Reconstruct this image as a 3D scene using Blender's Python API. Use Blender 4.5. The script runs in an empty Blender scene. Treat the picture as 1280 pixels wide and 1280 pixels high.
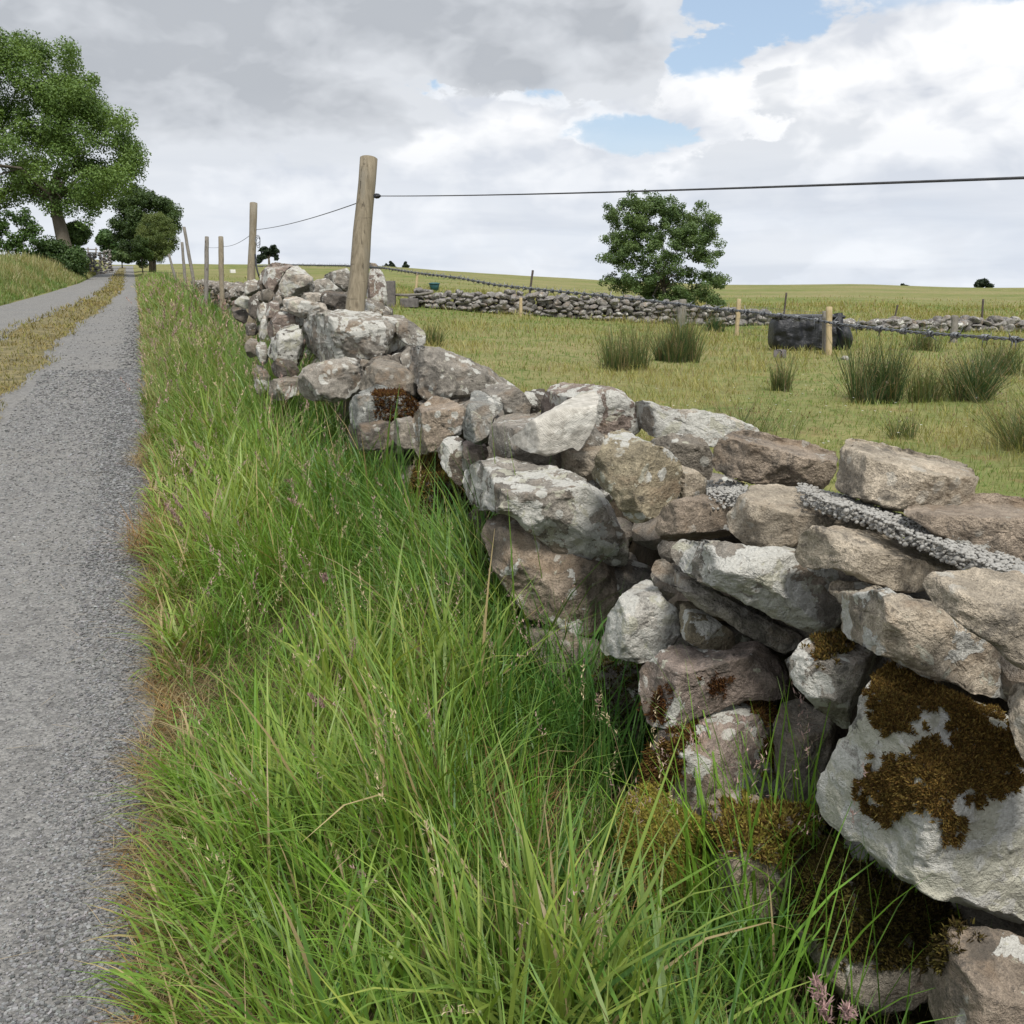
import bpy, math, random
import numpy as np
from mathutils import Vector
random.seed(7)
rng = np.random.default_rng(11)
S = bpy.context.scene
COL = S.collection
R = math.radians

# ------------------------------------------------------------------ camera model (1280 px frame, f = 1280 px)
F = 1280.0
PITCH, YAW, EYE = R(13.0), R(20.35), 1.5
fw = np.array([math.sin(YAW)*math.cos(PITCH), math.cos(YAW)*math.cos(PITCH), -math.sin(PITCH)])
rt = np.array([math.cos(YAW), -math.sin(YAW), 0.0])
up = np.array([math.sin(YAW)*math.sin(PITCH), math.cos(YAW)*math.sin(PITCH), math.cos(PITCH)])
O = np.array([0.0, 0.0, EYE])

def ray(px, py):
    px = np.asarray(px, float); py = np.asarray(py, float)
    return fw + ((px-640)/F)[..., None]*rt + (-(py-640)/F)[..., None]*up
def pix(px, py, t): return O + ray(px, py)*np.asarray(t, float)[..., None]
def t_of_X(px, py, X): return X/ray(px, py)[..., 0]
def proj(P):
    d = P - O
    z = d@fw
    z = np.where(np.abs(z) < 1e-6, 1e-6, z)
    return 640 + F*(d@rt)/z, 640 - F*(d@up)/z, z

# ------------------------------------------------------------------ noise
_perm = np.random.default_rng(5).permutation(512)
_perm = np.concatenate([_perm, _perm, _perm])
_grad = np.array([[1,1,0],[-1,1,0],[1,-1,0],[-1,-1,0],[1,0,1],[-1,0,1],[1,0,-1],[-1,0,-1],[0,1,1],[0,-1,1],[0,1,-1],[0,-1,-1]], float)
def perlin(P):
    P = np.asarray(P, float)
    i = np.floor(P).astype(int); f = P - i
    i &= 511
    u = f*f*f*(f*(f*6-15)+10)
    out = 0
    for dx in (0, 1):
        for dy in (0, 1):
            for dz in (0, 1):
                h = _perm[_perm[_perm[(i[..., 0]+dx) & 511] + ((i[..., 1]+dy) & 511)] + ((i[..., 2]+dz) & 511)] % 12
                g = _grad[h]
                d = g[..., 0]*(f[..., 0]-dx) + g[..., 1]*(f[..., 1]-dy) + g[..., 2]*(f[..., 2]-dz)
                w = (u[..., 0] if dx else 1-u[..., 0])*(u[..., 1] if dy else 1-u[..., 1])*(u[..., 2] if dz else 1-u[..., 2])
                out = out + w*d
    return out
def fbm(P, oct=4, gain=.5):
    a, s, f = 1.0, 0.0, 1.0
    for _ in range(oct):
        s = s + a*perlin(P*f + 17.3*f); a *= gain; f *= 2.03
    return s
def n2(x, y, f=1.0, oct=3, seed=0):
    return fbm(np.stack([np.asarray(x)*f, np.asarray(y)*f, np.full(np.shape(x), seed+.37)], -1), oct)

# ------------------------------------------------------------------ terrain
_cpx = np.array([-700, 300, 350, 480, 600, 760, 900, 1060, 1200, 1280, 1700])
_cz = np.array([3.4, 3.4, 3.5, 3.3, 2.2, .75, -.35, .0, -.35, -.3, -.3])
_caz = np.array([math.atan2(*(ray(p, 345)[:2])) for p in _cpx])
def sstep(a, b, x):
    u = np.clip((x-a)/(b-a), 0, 1); return u*u*(3-2*u)
TY = [-40, 0, 10, 26, 60, 113, 170, 400]
def road_r(y): return np.interp(y, TY, [-.3, -.03, .12, .33, .7, 1.15, 1.7, 4])
def road_l(y): return np.interp(y, [-40, 0, 31, 46, 64, 113, 170, 400], [-3.9, -3.9, -3.7, -2.9, -2.2, -1.7, -1.2, 1])
def strip_r(y): return np.interp(y, [0, 10, 15, 22, 32, 52, 110, 170], [-1.25, -1.2, -1.07, -1.0, -.5, .05, .35, .8])
def strip_l(y): return np.interp(y, [0, 20, 25, 37, 52, 110, 170], [-2.35, -2.3, -2.25, -1.4, -.88, -.6, -.2])
def ground(x, y):
    x = np.asarray(x, float); y = np.asarray(y, float)
    r = np.hypot(x, y); az = np.arctan2(x, y)
    c = np.interp(az, _caz, _cz)
    c = c*(1 - sstep(R(60), R(120), np.abs(az)))
    z = c*np.minimum(r, 200)/200 + n2(x, y, .02, 2, 3)*.5*sstep(40, 120, r)*sstep(1, 12, np.abs(x))
    z = z - .03*np.maximum(r-205, 0) - .0
    # left bank
    b = road_l(y) - x
    z = z + .85*sstep(.2, 3.0, b)*sstep(8, 25, y) - .4*sstep(5, 12, b)*sstep(8, 25, y)
    # right verge
    v = x - road_r(y)
    z = z + .06*sstep(.05, .6, v)*(1-sstep(1.5, 2.5, v)) + n2(x, y, 1.3, 2, 9)*.05*sstep(.3, .8, v)
    return z
def hit(px, py, dz=0.0, tmax=400):
    """where the ray of a pixel meets the ground (+dz)"""
    r = ray(px, py); ts = np.geomspace(1.2, tmax, 900)
    P = O + r*ts[:, None]
    k = np.argmax(P[:, 2] < ground(P[:, 0], P[:, 1]) + dz)
    return P[k], ts[k]

# ------------------------------------------------------------------ object helpers
def tag(o, label=None, cat=None, group=None, kind=None):
    if label: o['label'] = label
    if cat: o['category'] = cat
    if group: o['group'] = group
    if kind: o['kind'] = kind
    return o
def empty(name, loc, label=None, cat=None, group=None):
    o = bpy.data.objects.new(name, None); COL.objects.link(o)
    o.location = [float(v) for v in loc]; o.empty_display_size = .2
    return tag(o, label, cat, group)
def wloc(o):
    l = np.array(o.location, float)
    while o.parent is not None:
        o = o.parent; l = l + np.array(o.location, float)
    return l
def mesh(name, V, Fs, mat, parent=None, origin=None, smooth=True, col=None):
    V = np.asarray(V, float)
    if origin is None: origin = V.mean(0)
    origin = np.asarray(origin, float)
    me = bpy.data.meshes.new(name)
    L = V - origin
    if isinstance(Fs, np.ndarray):
        m, k = Fs.shape
        me.vertices.add(len(L)); me.vertices.foreach_set('co', L.astype(np.float32).ravel())
        me.loops.add(m*k); me.loops.foreach_set('vertex_index', Fs.astype(np.int32).ravel())
        me.polygons.add(m); me.polygons.foreach_set('loop_start', np.arange(0, m*k, k, dtype=np.int32))
        me.update(calc_edges=True)
        me.validate()
    else:
        me.from_pydata([tuple(v) for v in L], [], [tuple(f) for f in Fs]); me.update()
    me.polygons.foreach_set('use_smooth', [smooth]*len(me.polygons))
    if col is not None:
        a = me.color_attributes.new('Col', 'FLOAT_COLOR', 'POINT')
        c = np.ones((len(V), 4), np.float32); c[:, :3] = col
        a.data.foreach_set('color', c.ravel())
    me.materials.append(mat)
    o = bpy.data.objects.new(name, me); COL.objects.link(o)
    if parent is not None:
        o.parent = parent; o.location = [float(v) for v in origin - wloc(parent)]
    else:
        o.location = [float(v) for v in origin]
    return o
def join(parts):
    """list of (V, F list) -> one V, F"""
    Vs, Fs, n = [], [], 0
    for V, Fc in parts:
        V = np.asarray(V, float); Vs.append(V)
        Fs += [tuple(int(i)+n for i in f) for f in Fc]; n += len(V)
    return np.concatenate(Vs), Fs
def tube(path, rad, n=8, cap=True):
    path = np.asarray(path, float); m = len(path)
    rad = np.full(m, rad) if np.isscalar(rad) else np.asarray(rad, float)
    T = np.gradient(path, axis=0); T /= np.linalg.norm(T, axis=1)[:, None]+1e-12
    ref = np.array([0, 0, 1.]) if abs(T[0, 2]) < .9 else np.array([1., 0, 0])
    V = []
    a = np.arange(n)/n*2*math.pi
    for i in range(m):
        s = np.cross(T[i], ref); s /= np.linalg.norm(s)+1e-12
        u = np.cross(s, T[i]); ref = u if abs(np.dot(u, T[min(i+1, m-1)])) < .95 else ref
        V.append(path[i] + rad[i]*(np.cos(a)[:, None]*s + np.sin(a)[:, None]*u))
    V = np.concatenate(V)
    Fs = [(i*n+j, i*n+(j+1) % n, (i+1)*n+(j+1) % n, (i+1)*n+j) for i in range(m-1) for j in range(n)]
    if cap: Fs += [tuple(range(n-1, -1, -1)), tuple((m-1)*n+j for j in range(n))]
    return V, Fs
def box(c, s, rz=0, bev=.0):
    c = np.asarray(c, float); s = np.asarray(s, float)/2
    co, si = math.cos(rz), math.sin(rz)
    V = np.array([[x, y, z] for x in (-1, 1) for y in (-1, 1) for z in (-1, 1)], float)*s
    if bev > 0:
        V = []
        for sx in (-1, 1):
            for sy in (-1, 1):
                for sz in (-1, 1):
                    p = np.array([sx, sy, sz])*s
                    for k in range(3):
                        q = p - np.array([sx, sy, sz])*bev
                        q[k] = p[k]; V.append(q)
        V = np.array(V)
        def vid(sx, sy, sz, k): return (((sx > 0)*2+(sy > 0))*2+(sz > 0))*3+k
        Fc = []
        for k in range(3):
            o = [i for i in range(3) if i != k]
            for sg in (-1, 1):
                q = []
                for (a, b) in ((-1, -1), (1, -1), (1, 1), (-1, 1)):
                    v = [0, 0, 0]; v[k] = sg; v[o[0]] = a; v[o[1]] = b; q.append(vid(*v, k))
                Fc.append(tuple(q))
            for a in (-1, 1):
                for b in (-1, 1):
                    v0 = [0, 0, 0]; v1 = [0, 0, 0]
                    v0[k] = -1; v1[k] = 1
                    for v in (v0, v1): v[o[0]] = a; v[o[1]] = b
                    Fc.append((vid(*v0, o[0]), vid(*v1, o[0]), vid(*v1, o[1]), vid(*v0, o[1])))
        for sx in (-1, 1):
            for sy in (-1, 1):
                for sz in (-1, 1): Fc.append(tuple(vid(sx, sy, sz, k) for k in range(3)))
    else:
        Fc = [(0, 1, 3, 2), (4, 6, 7, 5), (0, 4, 5, 1), (2, 3, 7, 6), (0, 2, 6, 4), (1, 5, 7, 3)]
    W = V.copy(); W[:, 0] = V[:, 0]*co - V[:, 1]*si; W[:, 1] = V[:, 0]*si + V[:, 1]*co
    return W + c, Fc
_t = (1+5**.5)/2
_IV = np.array([[-1,_t,0],[1,_t,0],[-1,-_t,0],[1,-_t,0],[0,-1,_t],[0,1,_t],[0,-1,-_t],[0,1,-_t],[_t,0,-1],[_t,0,1],[-_t,0,-1],[-_t,0,1]], float)
_IV /= np.linalg.norm(_IV[0])
_IF = [(0,11,5),(0,5,1),(0,1,7),(0,7,10),(0,10,11),(1,5,9),(5,11,4),(11,10,2),(10,7,6),(7,1,8),(3,9,4),(3,4,2),(3,2,6),(3,6,8),(3,8,9),(4,9,5),(2,4,11),(6,2,10),(8,6,7),(9,8,1)]
def ico(sub):
    V = [tuple(v) for v in _IV]; Fc = list(_IF)
    for _ in range(sub):
        mid = {}; G = []
        def m(a, b):
            k = (min(a, b), max(a, b))
            if k not in mid:
                v = (np.array(V[a])+np.array(V[b])); v /= np.linalg.norm(v); mid[k] = len(V); V.append(tuple(v))
            return mid[k]
        for a, b, c in Fc:
            ab, bc, ca = m(a, b), m(b, c), m(c, a); G += [(a, ab, ca), (b, bc, ab), (c, ca, bc), (ab, bc, ca)]
        Fc = G
    return np.array(V), Fc
ICO = [ico(i) for i in range(4)]
def rock(c, s, sub=2, facets=7, rough=.06, rz=None, g=None):
    """an angular field stone: an ellipsoid cut by random planes"""
    g = g or rng
    V, Fc = ICO[sub]; V = V.copy()
    for _ in range(facets):
        n = g.normal(size=3); n /= np.linalg.norm(n); d = g.uniform(.5, .85)
        e = V@n - d; V -= np.where(e > 0, e, 0)[:, None]*n
    V += rough*np.stack([fbm(V*1.7 + g.uniform(0, 90), 2) for _ in range(3)], -1)
    V = V*np.asarray(s)/2*1.15
    tilt = g.uniform(-.25, .25); a = g.uniform(0, 6.28) if rz is None else rz
    ct, st = math.cos(tilt), math.sin(tilt)
    V = V@np.array([[ct, 0, st], [0, 1, 0], [-st, 0, ct]])
    ca, sa = math.cos(a), math.sin(a)
    V = V@np.array([[ca, sa, 0], [-sa, ca, 0], [0, 0, 1]])
    return V + np.asarray(c), Fc
# ------------------------------------------------------------------ materials
class NT:
    def __init__(s, nt): s.nt = nt
    def n(s, typ, props=None, **inp):
        nd = s.nt.nodes.new(typ)
        for k, v in (props or {}).items(): setattr(nd, k, v)
        for k, v in inp.items():
            key = int(k[1:]) if k[0] == '_' and k[1:].isdigit() else k.replace('__', ' ')
            s.set(nd.inputs[key], v)
        return nd
    def set(s, sock, v):
        if isinstance(v, bpy.types.NodeSocket): s.nt.links.new(v, sock)
        elif isinstance(v, bpy.types.Node): s.nt.links.new(v.outputs[0], sock)
        else:
            try: sock.default_value = v
            except Exception: sock.default_value = tuple(v)+(1.0,)
    def math(s, op, a, b=0.0, c=None, clamp=False):
        nd = s.nt.nodes.new('ShaderNodeMath'); nd.operation = op; nd.use_clamp = clamp
        s.set(nd.inputs[0], a); s.set(nd.inputs[1], b)
        if c is not None: s.set(nd.inputs[2], c)
        return nd.outputs[0]
    def vmath(s, op, a, b=(0, 0, 0)):
        nd = s.nt.nodes.new('ShaderNodeVectorMath'); nd.operation = op
        s.set(nd.inputs[0], a)
        if op == 'SCALE': s.set(nd.inputs['Scale'], b)
        else: s.set(nd.inputs[1], b)
        return nd.outputs['Value'] if op in ('DOT_PRODUCT', 'DISTANCE', 'LENGTH') else nd.outputs[0]
    def step(s, v, a, b):
        nd = s.nt.nodes.new('ShaderNodeMapRange'); nd.interpolation_type = 'SMOOTHSTEP'
        s.set(nd.inputs[0], v); s.set(nd.inputs[1], a); s.set(nd.inputs[2], b)
        return nd.outputs[0]
    def lin(s, v, a, b, c, d):
        nd = s.nt.nodes.new('ShaderNodeMapRange')
        for i, q in enumerate((v, a, b, c, d)): s.set(nd.inputs[i], q)
        return nd.outputs[0]
    def mix(s, f, a, b, mode='MIX'):
        nd = s.nt.nodes.new('ShaderNodeMix'); nd.data_type = 'RGBA'; nd.blend_type = mode
        s.set(nd.inputs[0], f); s.set(nd.inputs[6], a); s.set(nd.inputs[7], b)
        return nd.outputs[2]
    def noise(s, vec, scale, detail=4, rough=.55, dist=0.0, out=0):
        nd = s.n('ShaderNodeTexNoise', Vector=vec, Scale=scale, Detail=detail, Roughness=rough, Distortion=dist)
        return nd.outputs[out]
    def vor(s, vec, scale, feat='F1', out=0, rand=1.0):
        nd = s.n('ShaderNodeTexVoronoi', {'feature': feat}, Vector=vec, Scale=scale, Randomness=rand)
        return nd.outputs[out]
    def bump(s, h, strength, dist, normal=None):
        nd = s.n('ShaderNodeBump', Height=h, Strength=strength, Distance=dist)
        if normal is not None: s.set(nd.inputs['Normal'], normal)
        return nd.outputs[0]
def material(name):
    m = bpy.data.materials.new(name); m.use_nodes = True
    nt = m.node_tree; nt.nodes.clear(); w = NT(nt)
    out = w.n('ShaderNodeOutputMaterial')
    return m, w, out
def principled(w, out, col, rough=.8, spec=.3, normal=None, metal=0.0, **kw):
    p = w.n('ShaderNodeBsdfPrincipled'); w.set(p.inputs['Base Color'], col); w.set(p.inputs['Roughness'], rough)
    w.set(p.inputs['Specular IOR Level'], spec); w.set(p.inputs['Metallic'], metal)
    if normal is not None: w.set(p.inputs['Normal'], normal)
    if out is not None: w.nt.links.new(p.outputs[0], out.inputs[0])
    return p

def stone_material(name='weathered_stone', scale=1.0):
    m, w, out = material(name)
    tc = w.n('ShaderNodeTexCoord'); oi = w.n('ShaderNodeObjectInfo')
    off = w.n('ShaderNodeCombineXYZ', X=w.math('MULTIPLY', oi.outputs['Random'], 91), Y=w.math('MULTIPLY', oi.outputs['Random'], 57), Z=w.math('MULTIPLY', oi.outputs['Random'], 33))
    v = w.vmath('ADD', w.vmath('SCALE', tc.outputs['Object'], scale), off)
    tint, lich = oi.outputs['Color'], oi.outputs['Alpha']
    big = w.noise(v, 5, 6, .6)
    med = w.noise(v, 22, 6, .62)
    fine = w.noise(v, 150, 3, .6)
    grain = w.noise(v, 420, 2, .7)
    strat = w.noise(w.vmath('MULTIPLY', v, (6, 9, 42)), 1.0, 4, .6, .6)
    f = w.math('MULTIPLY', w.lin(big, .3, .7, .62, 1.35), w.lin(med, .3, .7, .68, 1.3))
    f = w.math('MULTIPLY', f, w.lin(fine, .3, .7, .7, 1.3))
    f = w.math('MULTIPLY', f, w.lin(grain, .3, .7, .72, 1.28))
    f = w.math('MULTIPLY', f, w.lin(strat, .3, .7, .85, 1.12))
    c = w.mix(1.0, tint, w.n('ShaderNodeCombineColor', Red=f, Green=f, Blue=f), 'MULTIPLY')
    # rusty / brown weathering
    st = w.math('MULTIPLY', w.step(w.noise(w.vmath('ADD', v, (7, 3, 1)), 6, 6, .65, .6), .5, .68), .55)
    c = w.mix(st, c, w.mix(med, (.21, .145, .095), (.34, .26, .18)))
    # dark algae films and specks
    dk = w.math('MULTIPLY', w.step(w.noise(w.vmath('ADD', v, (2, 8, 5)), 9, 8, .7, .3), .56, .66), .72)
    c = w.mix(dk, c, (.075, .07, .062))
    sp = w.math('MULTIPLY', w.step(w.noise(v, 75, 3, .6), .62, .68), .6)
    c = w.mix(sp, c, (.06, .055, .05))
    # pale grey crust and white lichen with crisp lobed edges, more of it on stones with a high alpha
    ln = w.noise(w.vmath('ADD', v, (4, 1, 9)), 7.5, 7, .6, .35)
    thr = w.lin(lich, 0, 1, .70, .37)
    l1 = w.step(ln, thr, w.math('ADD', thr, .010))
    hole = w.step(w.noise(v, 60, 4, .65), .32, .38)
    l1 = w.math('MULTIPLY', l1, hole)
    lc = w.mix(w.lin(w.noise(v, 130, 4, .65), .3, .7, 0, 1), (.42, .415, .38), (.62, .615, .575))
    c = w.mix(l1, c, lc)
    ln2 = w.noise(w.vmath('ADD', v, (14, 11, 2)), 15, 7, .6, .6)
    thr2 = w.lin(lich, 0, 1, .74, .46)
    l2 = w.math('MULTIPLY', w.step(ln2, thr2, w.math('ADD', thr2, .02)), .85)
    c = w.mix(l2, c, w.mix(fine, (.33, .325, .25), (.58, .57, .48)))
    vd = w.vor(w.vmath('ADD', v, w.vmath('SCALE', w.noise(v, 30, 3, .6, 0, 1), .03)), 17)
    spot = w.math('MULTIPLY', w.step(vd, .30, .24), w.step(w.noise(v, 7, 2), .5, .56))
    c = w.mix(w.math('MULTIPLY', spot, w.lin(lich, 0, .5, .15, .9)), c, (.55, .55, .51))
    # relief
    h = w.math('ADD', w.math('MULTIPLY', med, .8), w.math('MULTIPLY', fine, .42))
    h = w.math('ADD', h, w.math('MULTIPLY', strat, .2))
    h = w.math('ADD', h, w.math('MULTIPLY', grain, .2))
    crack = w.step(w.vor(w.vmath('ADD', v, w.vmath('SCALE', w.noise(v, 9, 4, .6, 0, 1), .2)), 5.5, 'DISTANCE_TO_EDGE'), .0, .025)
    h = w.math('ADD', h, w.math('MULTIPLY', crack, .05))
    h = w.math('ADD', h, w.math('MULTIPLY', l1, .10))
    nb = w.bump(h, .9, .022)
    principled(w, out, c, .88, .25, nb)
    return m
M = {}
M['stone'] = stone_material()

def ribbed_stone():
    m, w, out = material('ribbed_slab_stone')
    tc = w.n('ShaderNodeTexCoord'); v = tc.outputs['Object']
    n = w.noise(v, 30, 5, .6)
    q = w.vmath('ADD', v, w.vmath('SCALE', w.noise(v, 14, 3, .5, 0, 1), .03))
    wv = w.n('ShaderNodeTexWave', {'wave_type': 'BANDS', 'bands_direction': 'DIAGONAL'}, Vector=w.vmath('MULTIPLY', q, (1.0, -1.4, 1.9)), Scale=52, Distortion=4.0, Detail=4)
    c = w.mix(w.lin(n, .3, .7, 0, 1), (.30, .285, .25), (.55, .53, .48))
    c = w.mix(w.math('MULTIPLY', w.math('MULTIPLY', w.lin(wv.outputs[1], 0, 1, 1, 0), w.step(w.noise(v, 7, 2), .45, .65)), .12), c, (.22, .21, .185))
    c = w.mix(w.math('MULTIPLY', w.step(w.noise(v, 9, 6, .6), .55, .62), .6), c, (.66, .65, .6))
    h = w.math('ADD', w.math('MULTIPLY', wv.outputs[1], .06), w.math('MULTIPLY', w.noise(v, 120, 3, .6), .4))
    principled(w, out, c, .9, .2, w.bump(h, .8, .012))
    return m
def plain(name, c1, c2, scale, rough=.85, bump=.3, dist=.01, spec=.3, coord='Object', stretch=(1, 1, 1), detail=5, metal=0.0):
    m, w, out = material(name)
    tc = w.n('ShaderNodeTexCoord')
    v = w.vmath('MULTIPLY', tc.outputs[coord], stretch)
    n = w.noise(v, scale, detail, .62)
    c = w.mix(w.lin(n, .3, .7, 0, 1), c1, c2)
    n3 = w.noise(v, scale*6, 3, .6)
    c = w.mix(.5, c, w.mix(w.lin(n3, .35, .65, 0, 1), (.45, .45, .45), (.58, .58, .58)), 'OVERLAY')
    principled(w, out, c, rough, spec, w.bump(w.math('ADD', n, w.math('MULTIPLY', n3, .3)), bump, dist), metal)
    return m
M['gap_shade'] = plain('gap_shade_earth', (.035, .028, .02), (.09, .07, .045), 14, bump=.8, dist=.03)  # dark backing colour, stands for shade between the face stones
M['hearting'] = plain('hearting_stone', (.09, .08, .07), (.24, .215, .185), 16, bump=.8, dist=.02)
M['dark_metal'] = plain('dark_stake_metal', (.03, .027, .025), (.08, .06, .05), 30, .6, .2)
M['galv'] = plain('galvanised_wire', (.12, .125, .13), (.27, .28, .29), 120, .45, .3, .0006, .5, metal=.85)
M['rope'] = plain('grey_fence_wire', (.045, .047, .05), (.09, .09, .095), 60, .6, .1, .001)
M['black_plastic'] = plain('black_plastic', (.005, .006, .009), (.018, .02, .026), 9, .42, .6, .05, .5)
M['concrete'] = plain('grey_concrete', (.085, .078, .078), (.17, .155, .15), 12, .9, .5, .01)
M['teal'] = plain('teal_plastic', (.02, .07, .08), (.04, .12, .13), 8, .5, .2)
M['whitewash'] = plain('white_paint', (.6, .6, .58), (.8, .8, .78), 8, .7, .2)

def wood(name, c1, c2, c3):
    m, w, out = material(name)
    tc = w.n('ShaderNodeTexCoord'); oi = w.n('ShaderNodeObjectInfo')
    off = w.n('ShaderNodeCombineXYZ', X=w.math('MULTIPLY', oi.outputs['Random'], 40), Y=0, Z=w.math('MULTIPLY', oi.outputs['Random'], 77))
    v = w.vmath('ADD', tc.outputs['Object'], off)
    g = w.noise(w.vmath('MULTIPLY', v, (55, 55, 2.6)), 1, 5, .65, .4)
    b = w.noise(w.vmath('MULTIPLY', v, (6, 6, 2)), 1, 4, .6)
    c = w.mix(w.lin(g, .3, .7, 0, 1), c1, c2)
    c = w.mix(w.math('MULTIPLY', w.step(b, .48, .68), .7), c, c3)
    crack = w.step(w.noise(w.vmath('MULTIPLY', v, (42, 42, 1.1)), 1, 3, .5, .3), .37, .31)
    c = w.mix(w.math('MULTIPLY', crack, .65), c, (.05, .04, .03))
    ring = w.step(w.noise(w.vmath('MULTIPLY', v, (9, 9, 60)), 1, 3, .6, .5), .64, .7)
    c = w.mix(w.math('MULTIPLY', ring, .45), c, (.07, .06, .045))
    kn = w.vor(w.vmath('MULTIPLY', v, (5, 5, 3.2)), 1.0)
    c = w.mix(w.math('MULTIPLY', w.step(kn, .16, .06), .8), c, (.05, .035, .022))
    principled(w, out, c, .82, .25, w.bump(w.math('SUBTRACT', g, crack), .6, .006))
    return m
M['post'] = wood('weathered_timber', (.145, .122, .085), (.265, .228, .165), (.215, .20, .165))
M['post_tan'] = wood('pale_new_timber', (.30, .23, .125), (.44, .36, .22), (.34, .28, .18))
M['post_grey'] = wood('grey_timber', (.11, .10, .085), (.24, .225, .20), (.17, .16, .15))
M['bark'] = wood('tree_bark', (.07, .058, .045), (.19, .165, .13), (.13, .125, .10))

def leafy(name, trans=.3, rough=.5, spec=.35, tint=(1.25, 1.15, .55)):
    m, w, out = material(name)
    at = w.n('ShaderNodeVertexColor', {'layer_name': 'Col'})
    p = principled(w, None, at.outputs[0], rough, spec)
    t = w.n('ShaderNodeBsdfTranslucent', Color=w.mix(1.0, at.outputs[0], tint, 'MULTIPLY'))
    mx = w.n('ShaderNodeMixShader', _0=trans, _1=p.outputs[0], _2=t.outputs[0])
    w.nt.links.new(mx.outputs[0], out.inputs[0])
    return m
M['grass'] = leafy('grass_blades', .34, .45, .4)
M['leaf'] = leafy('tree_leaves', .30, .5, .35)
M['straw'] = leafy('dry_straw', .2, .7, .15, (1, .95, .8))
M['moss'] = leafy('moss', .2, .8, .1, (1.1, 1.0, .6))
M['chips'] = leafy('gravel_chips', .0, .85, .25)
M['petal'] = leafy('daisy_petals', .3, .6, .2, (1, 1, 1))

def ground_material():
    m, w, out = material('field_turf')
    g = w.n('ShaderNodeNewGeometry'); v = g.outputs['Position']
    a = w.noise(v, .06, 5, .6); b = w.noise(v, .7, 6, .65); c_ = w.noise(v, 9, 5, .7); d = w.noise(v, 60, 3, .7)
    c = w.mix(w.lin(b, .36, .64, 0, 1), (.085, .14, .03), (.22, .225, .078))
    c = w.mix(w.math('MULTIPLY', w.lin(a, .36, .62, 0, 1), .8), c, (.27, .235, .12))
    c = w.mix(w.math('MULTIPLY', w.step(c_, .5, .66), .6), c, (.055, .075, .02))
    c = w.mix(w.math('MULTIPLY', w.step(d, .55, .7), .4), c, (.20, .16, .08))
    e_ = w.noise(v, 2.3, 5, .65); c = w.mix(w.math('MULTIPLY', w.step(e_, .54, .66), .55), c, (.20, .145, .07)); c = w.mix(w.math('MULTIPLY', w.step(e_, .44, .34), .6), c, (.07, .125, .028))
    # bare soil and thatch under the long grass of the verge
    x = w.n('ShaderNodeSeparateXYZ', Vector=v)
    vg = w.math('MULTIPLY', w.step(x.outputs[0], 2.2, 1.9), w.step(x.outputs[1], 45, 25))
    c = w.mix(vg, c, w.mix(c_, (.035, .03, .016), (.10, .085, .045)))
    principled(w, out, c, .95, .1, w.bump(w.math('ADD', b, w.math('ADD', w.math('MULTIPLY', c_, .25), w.math('MULTIPLY', d, .06))), .9, .12))
    return m
M['ground'] = ground_material()

def road_material():
    m, w, out = material('chipped_tarmac')
    g = w.n('ShaderNodeNewGeometry'); v = g.outputs['Position']
    a = w.noise(v, .8, 5, .6); b = w.noise(v, 6, 5, .65)
    st = w.vor(v, 95); sc = w.vor(v, 95, 'F1', 1)
    st2 = w.vor(v, 210); sc2 = w.vor(v, 210, 'F1', 1)
    bw = w.n('ShaderNodeRGBToBW', Color=sc).outputs[0]; bw2 = w.n('ShaderNodeRGBToBW', Color=sc2).outputs[0]
    c = w.mix(w.lin(bw, .2, .8, 0, 1), (.06, .062, .066), (.33, .328, .32))
    c = w.mix(.45, c, w.mix(bw2, (.085, .085, .085), (.31, .305, .295)))
    c = w.mix(w.math('MULTIPLY', w.step(st, .45, .75), .5), c, (.06, .06, .06))
    c = w.mix(w.math('MULTIPLY', w.lin(a, .35, .65, 0, 1), .4), c, (.235, .222, .2))
    c = w.mix(w.math('MULTIPLY', w.step(b, .48, .7), .4), c, (.085, .083, .08))
    v3 = w.vor(v, 38, 'F1', 1); c = w.mix(.35, c, w.mix(w.n('ShaderNodeRGBToBW', Color=v3).outputs[0], (.07, .07, .072), (.34, .335, .32)))
    h = w.math('ADD', w.math('MULTIPLY', st, -1.0), w.math('MULTIPLY', st2, -.4))
    principled(w, out, c, .85, .25, w.bump(h, .8, .006))
    return m
M['road'] = road_material()
M['strip'] = plain('mossy_crown_strip', (.07, .065, .03), (.24, .20, .095), 5, coord='Object', bump=.9, dist=.03)
# ------------------------------------------------------------------ the near dry stone wall
TINT = dict(grey=(.285,.263,.23), brown=(.285,.235,.185), tan=(.385,.335,.265), pink=(.275,.225,.195), dark=(.13,.115,.10),
            pale=(.43,.39,.335), blue=(.27,.275,.26), white=(.40,.385,.35), olive=(.31,.27,.19), mid=(.24,.215,.18))
def poly_resample(poly, n, chaikin=2):
    P = np.asarray(poly, float)
    for _ in range(chaikin):
        Q = np.roll(P, -1, 0)
        P = np.stack([P*.8+Q*.2, P*.2+Q*.8], 1).reshape(-1, 2)
    Q = np.vstack([P, P[:1]])
    d = np.r_[0, np.cumsum(np.linalg.norm(np.diff(Q, axis=0), axis=1))]
    s = np.linspace(0, d[-1], n, endpoint=False)
    return np.stack([np.interp(s, d, Q[:, 0]), np.interp(s, d, Q[:, 1])], 1)
def area_centroid(P):
    x, y = P[:, 0], P[:, 1]; x1, y1 = np.roll(x, -1), np.roll(y, -1)
    c = x*y1 - x1*y; A = c.sum()/2
    return abs(A), np.array([((x+x1)*c).sum(), ((y+y1)*c).sum()])/(6*A)
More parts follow.
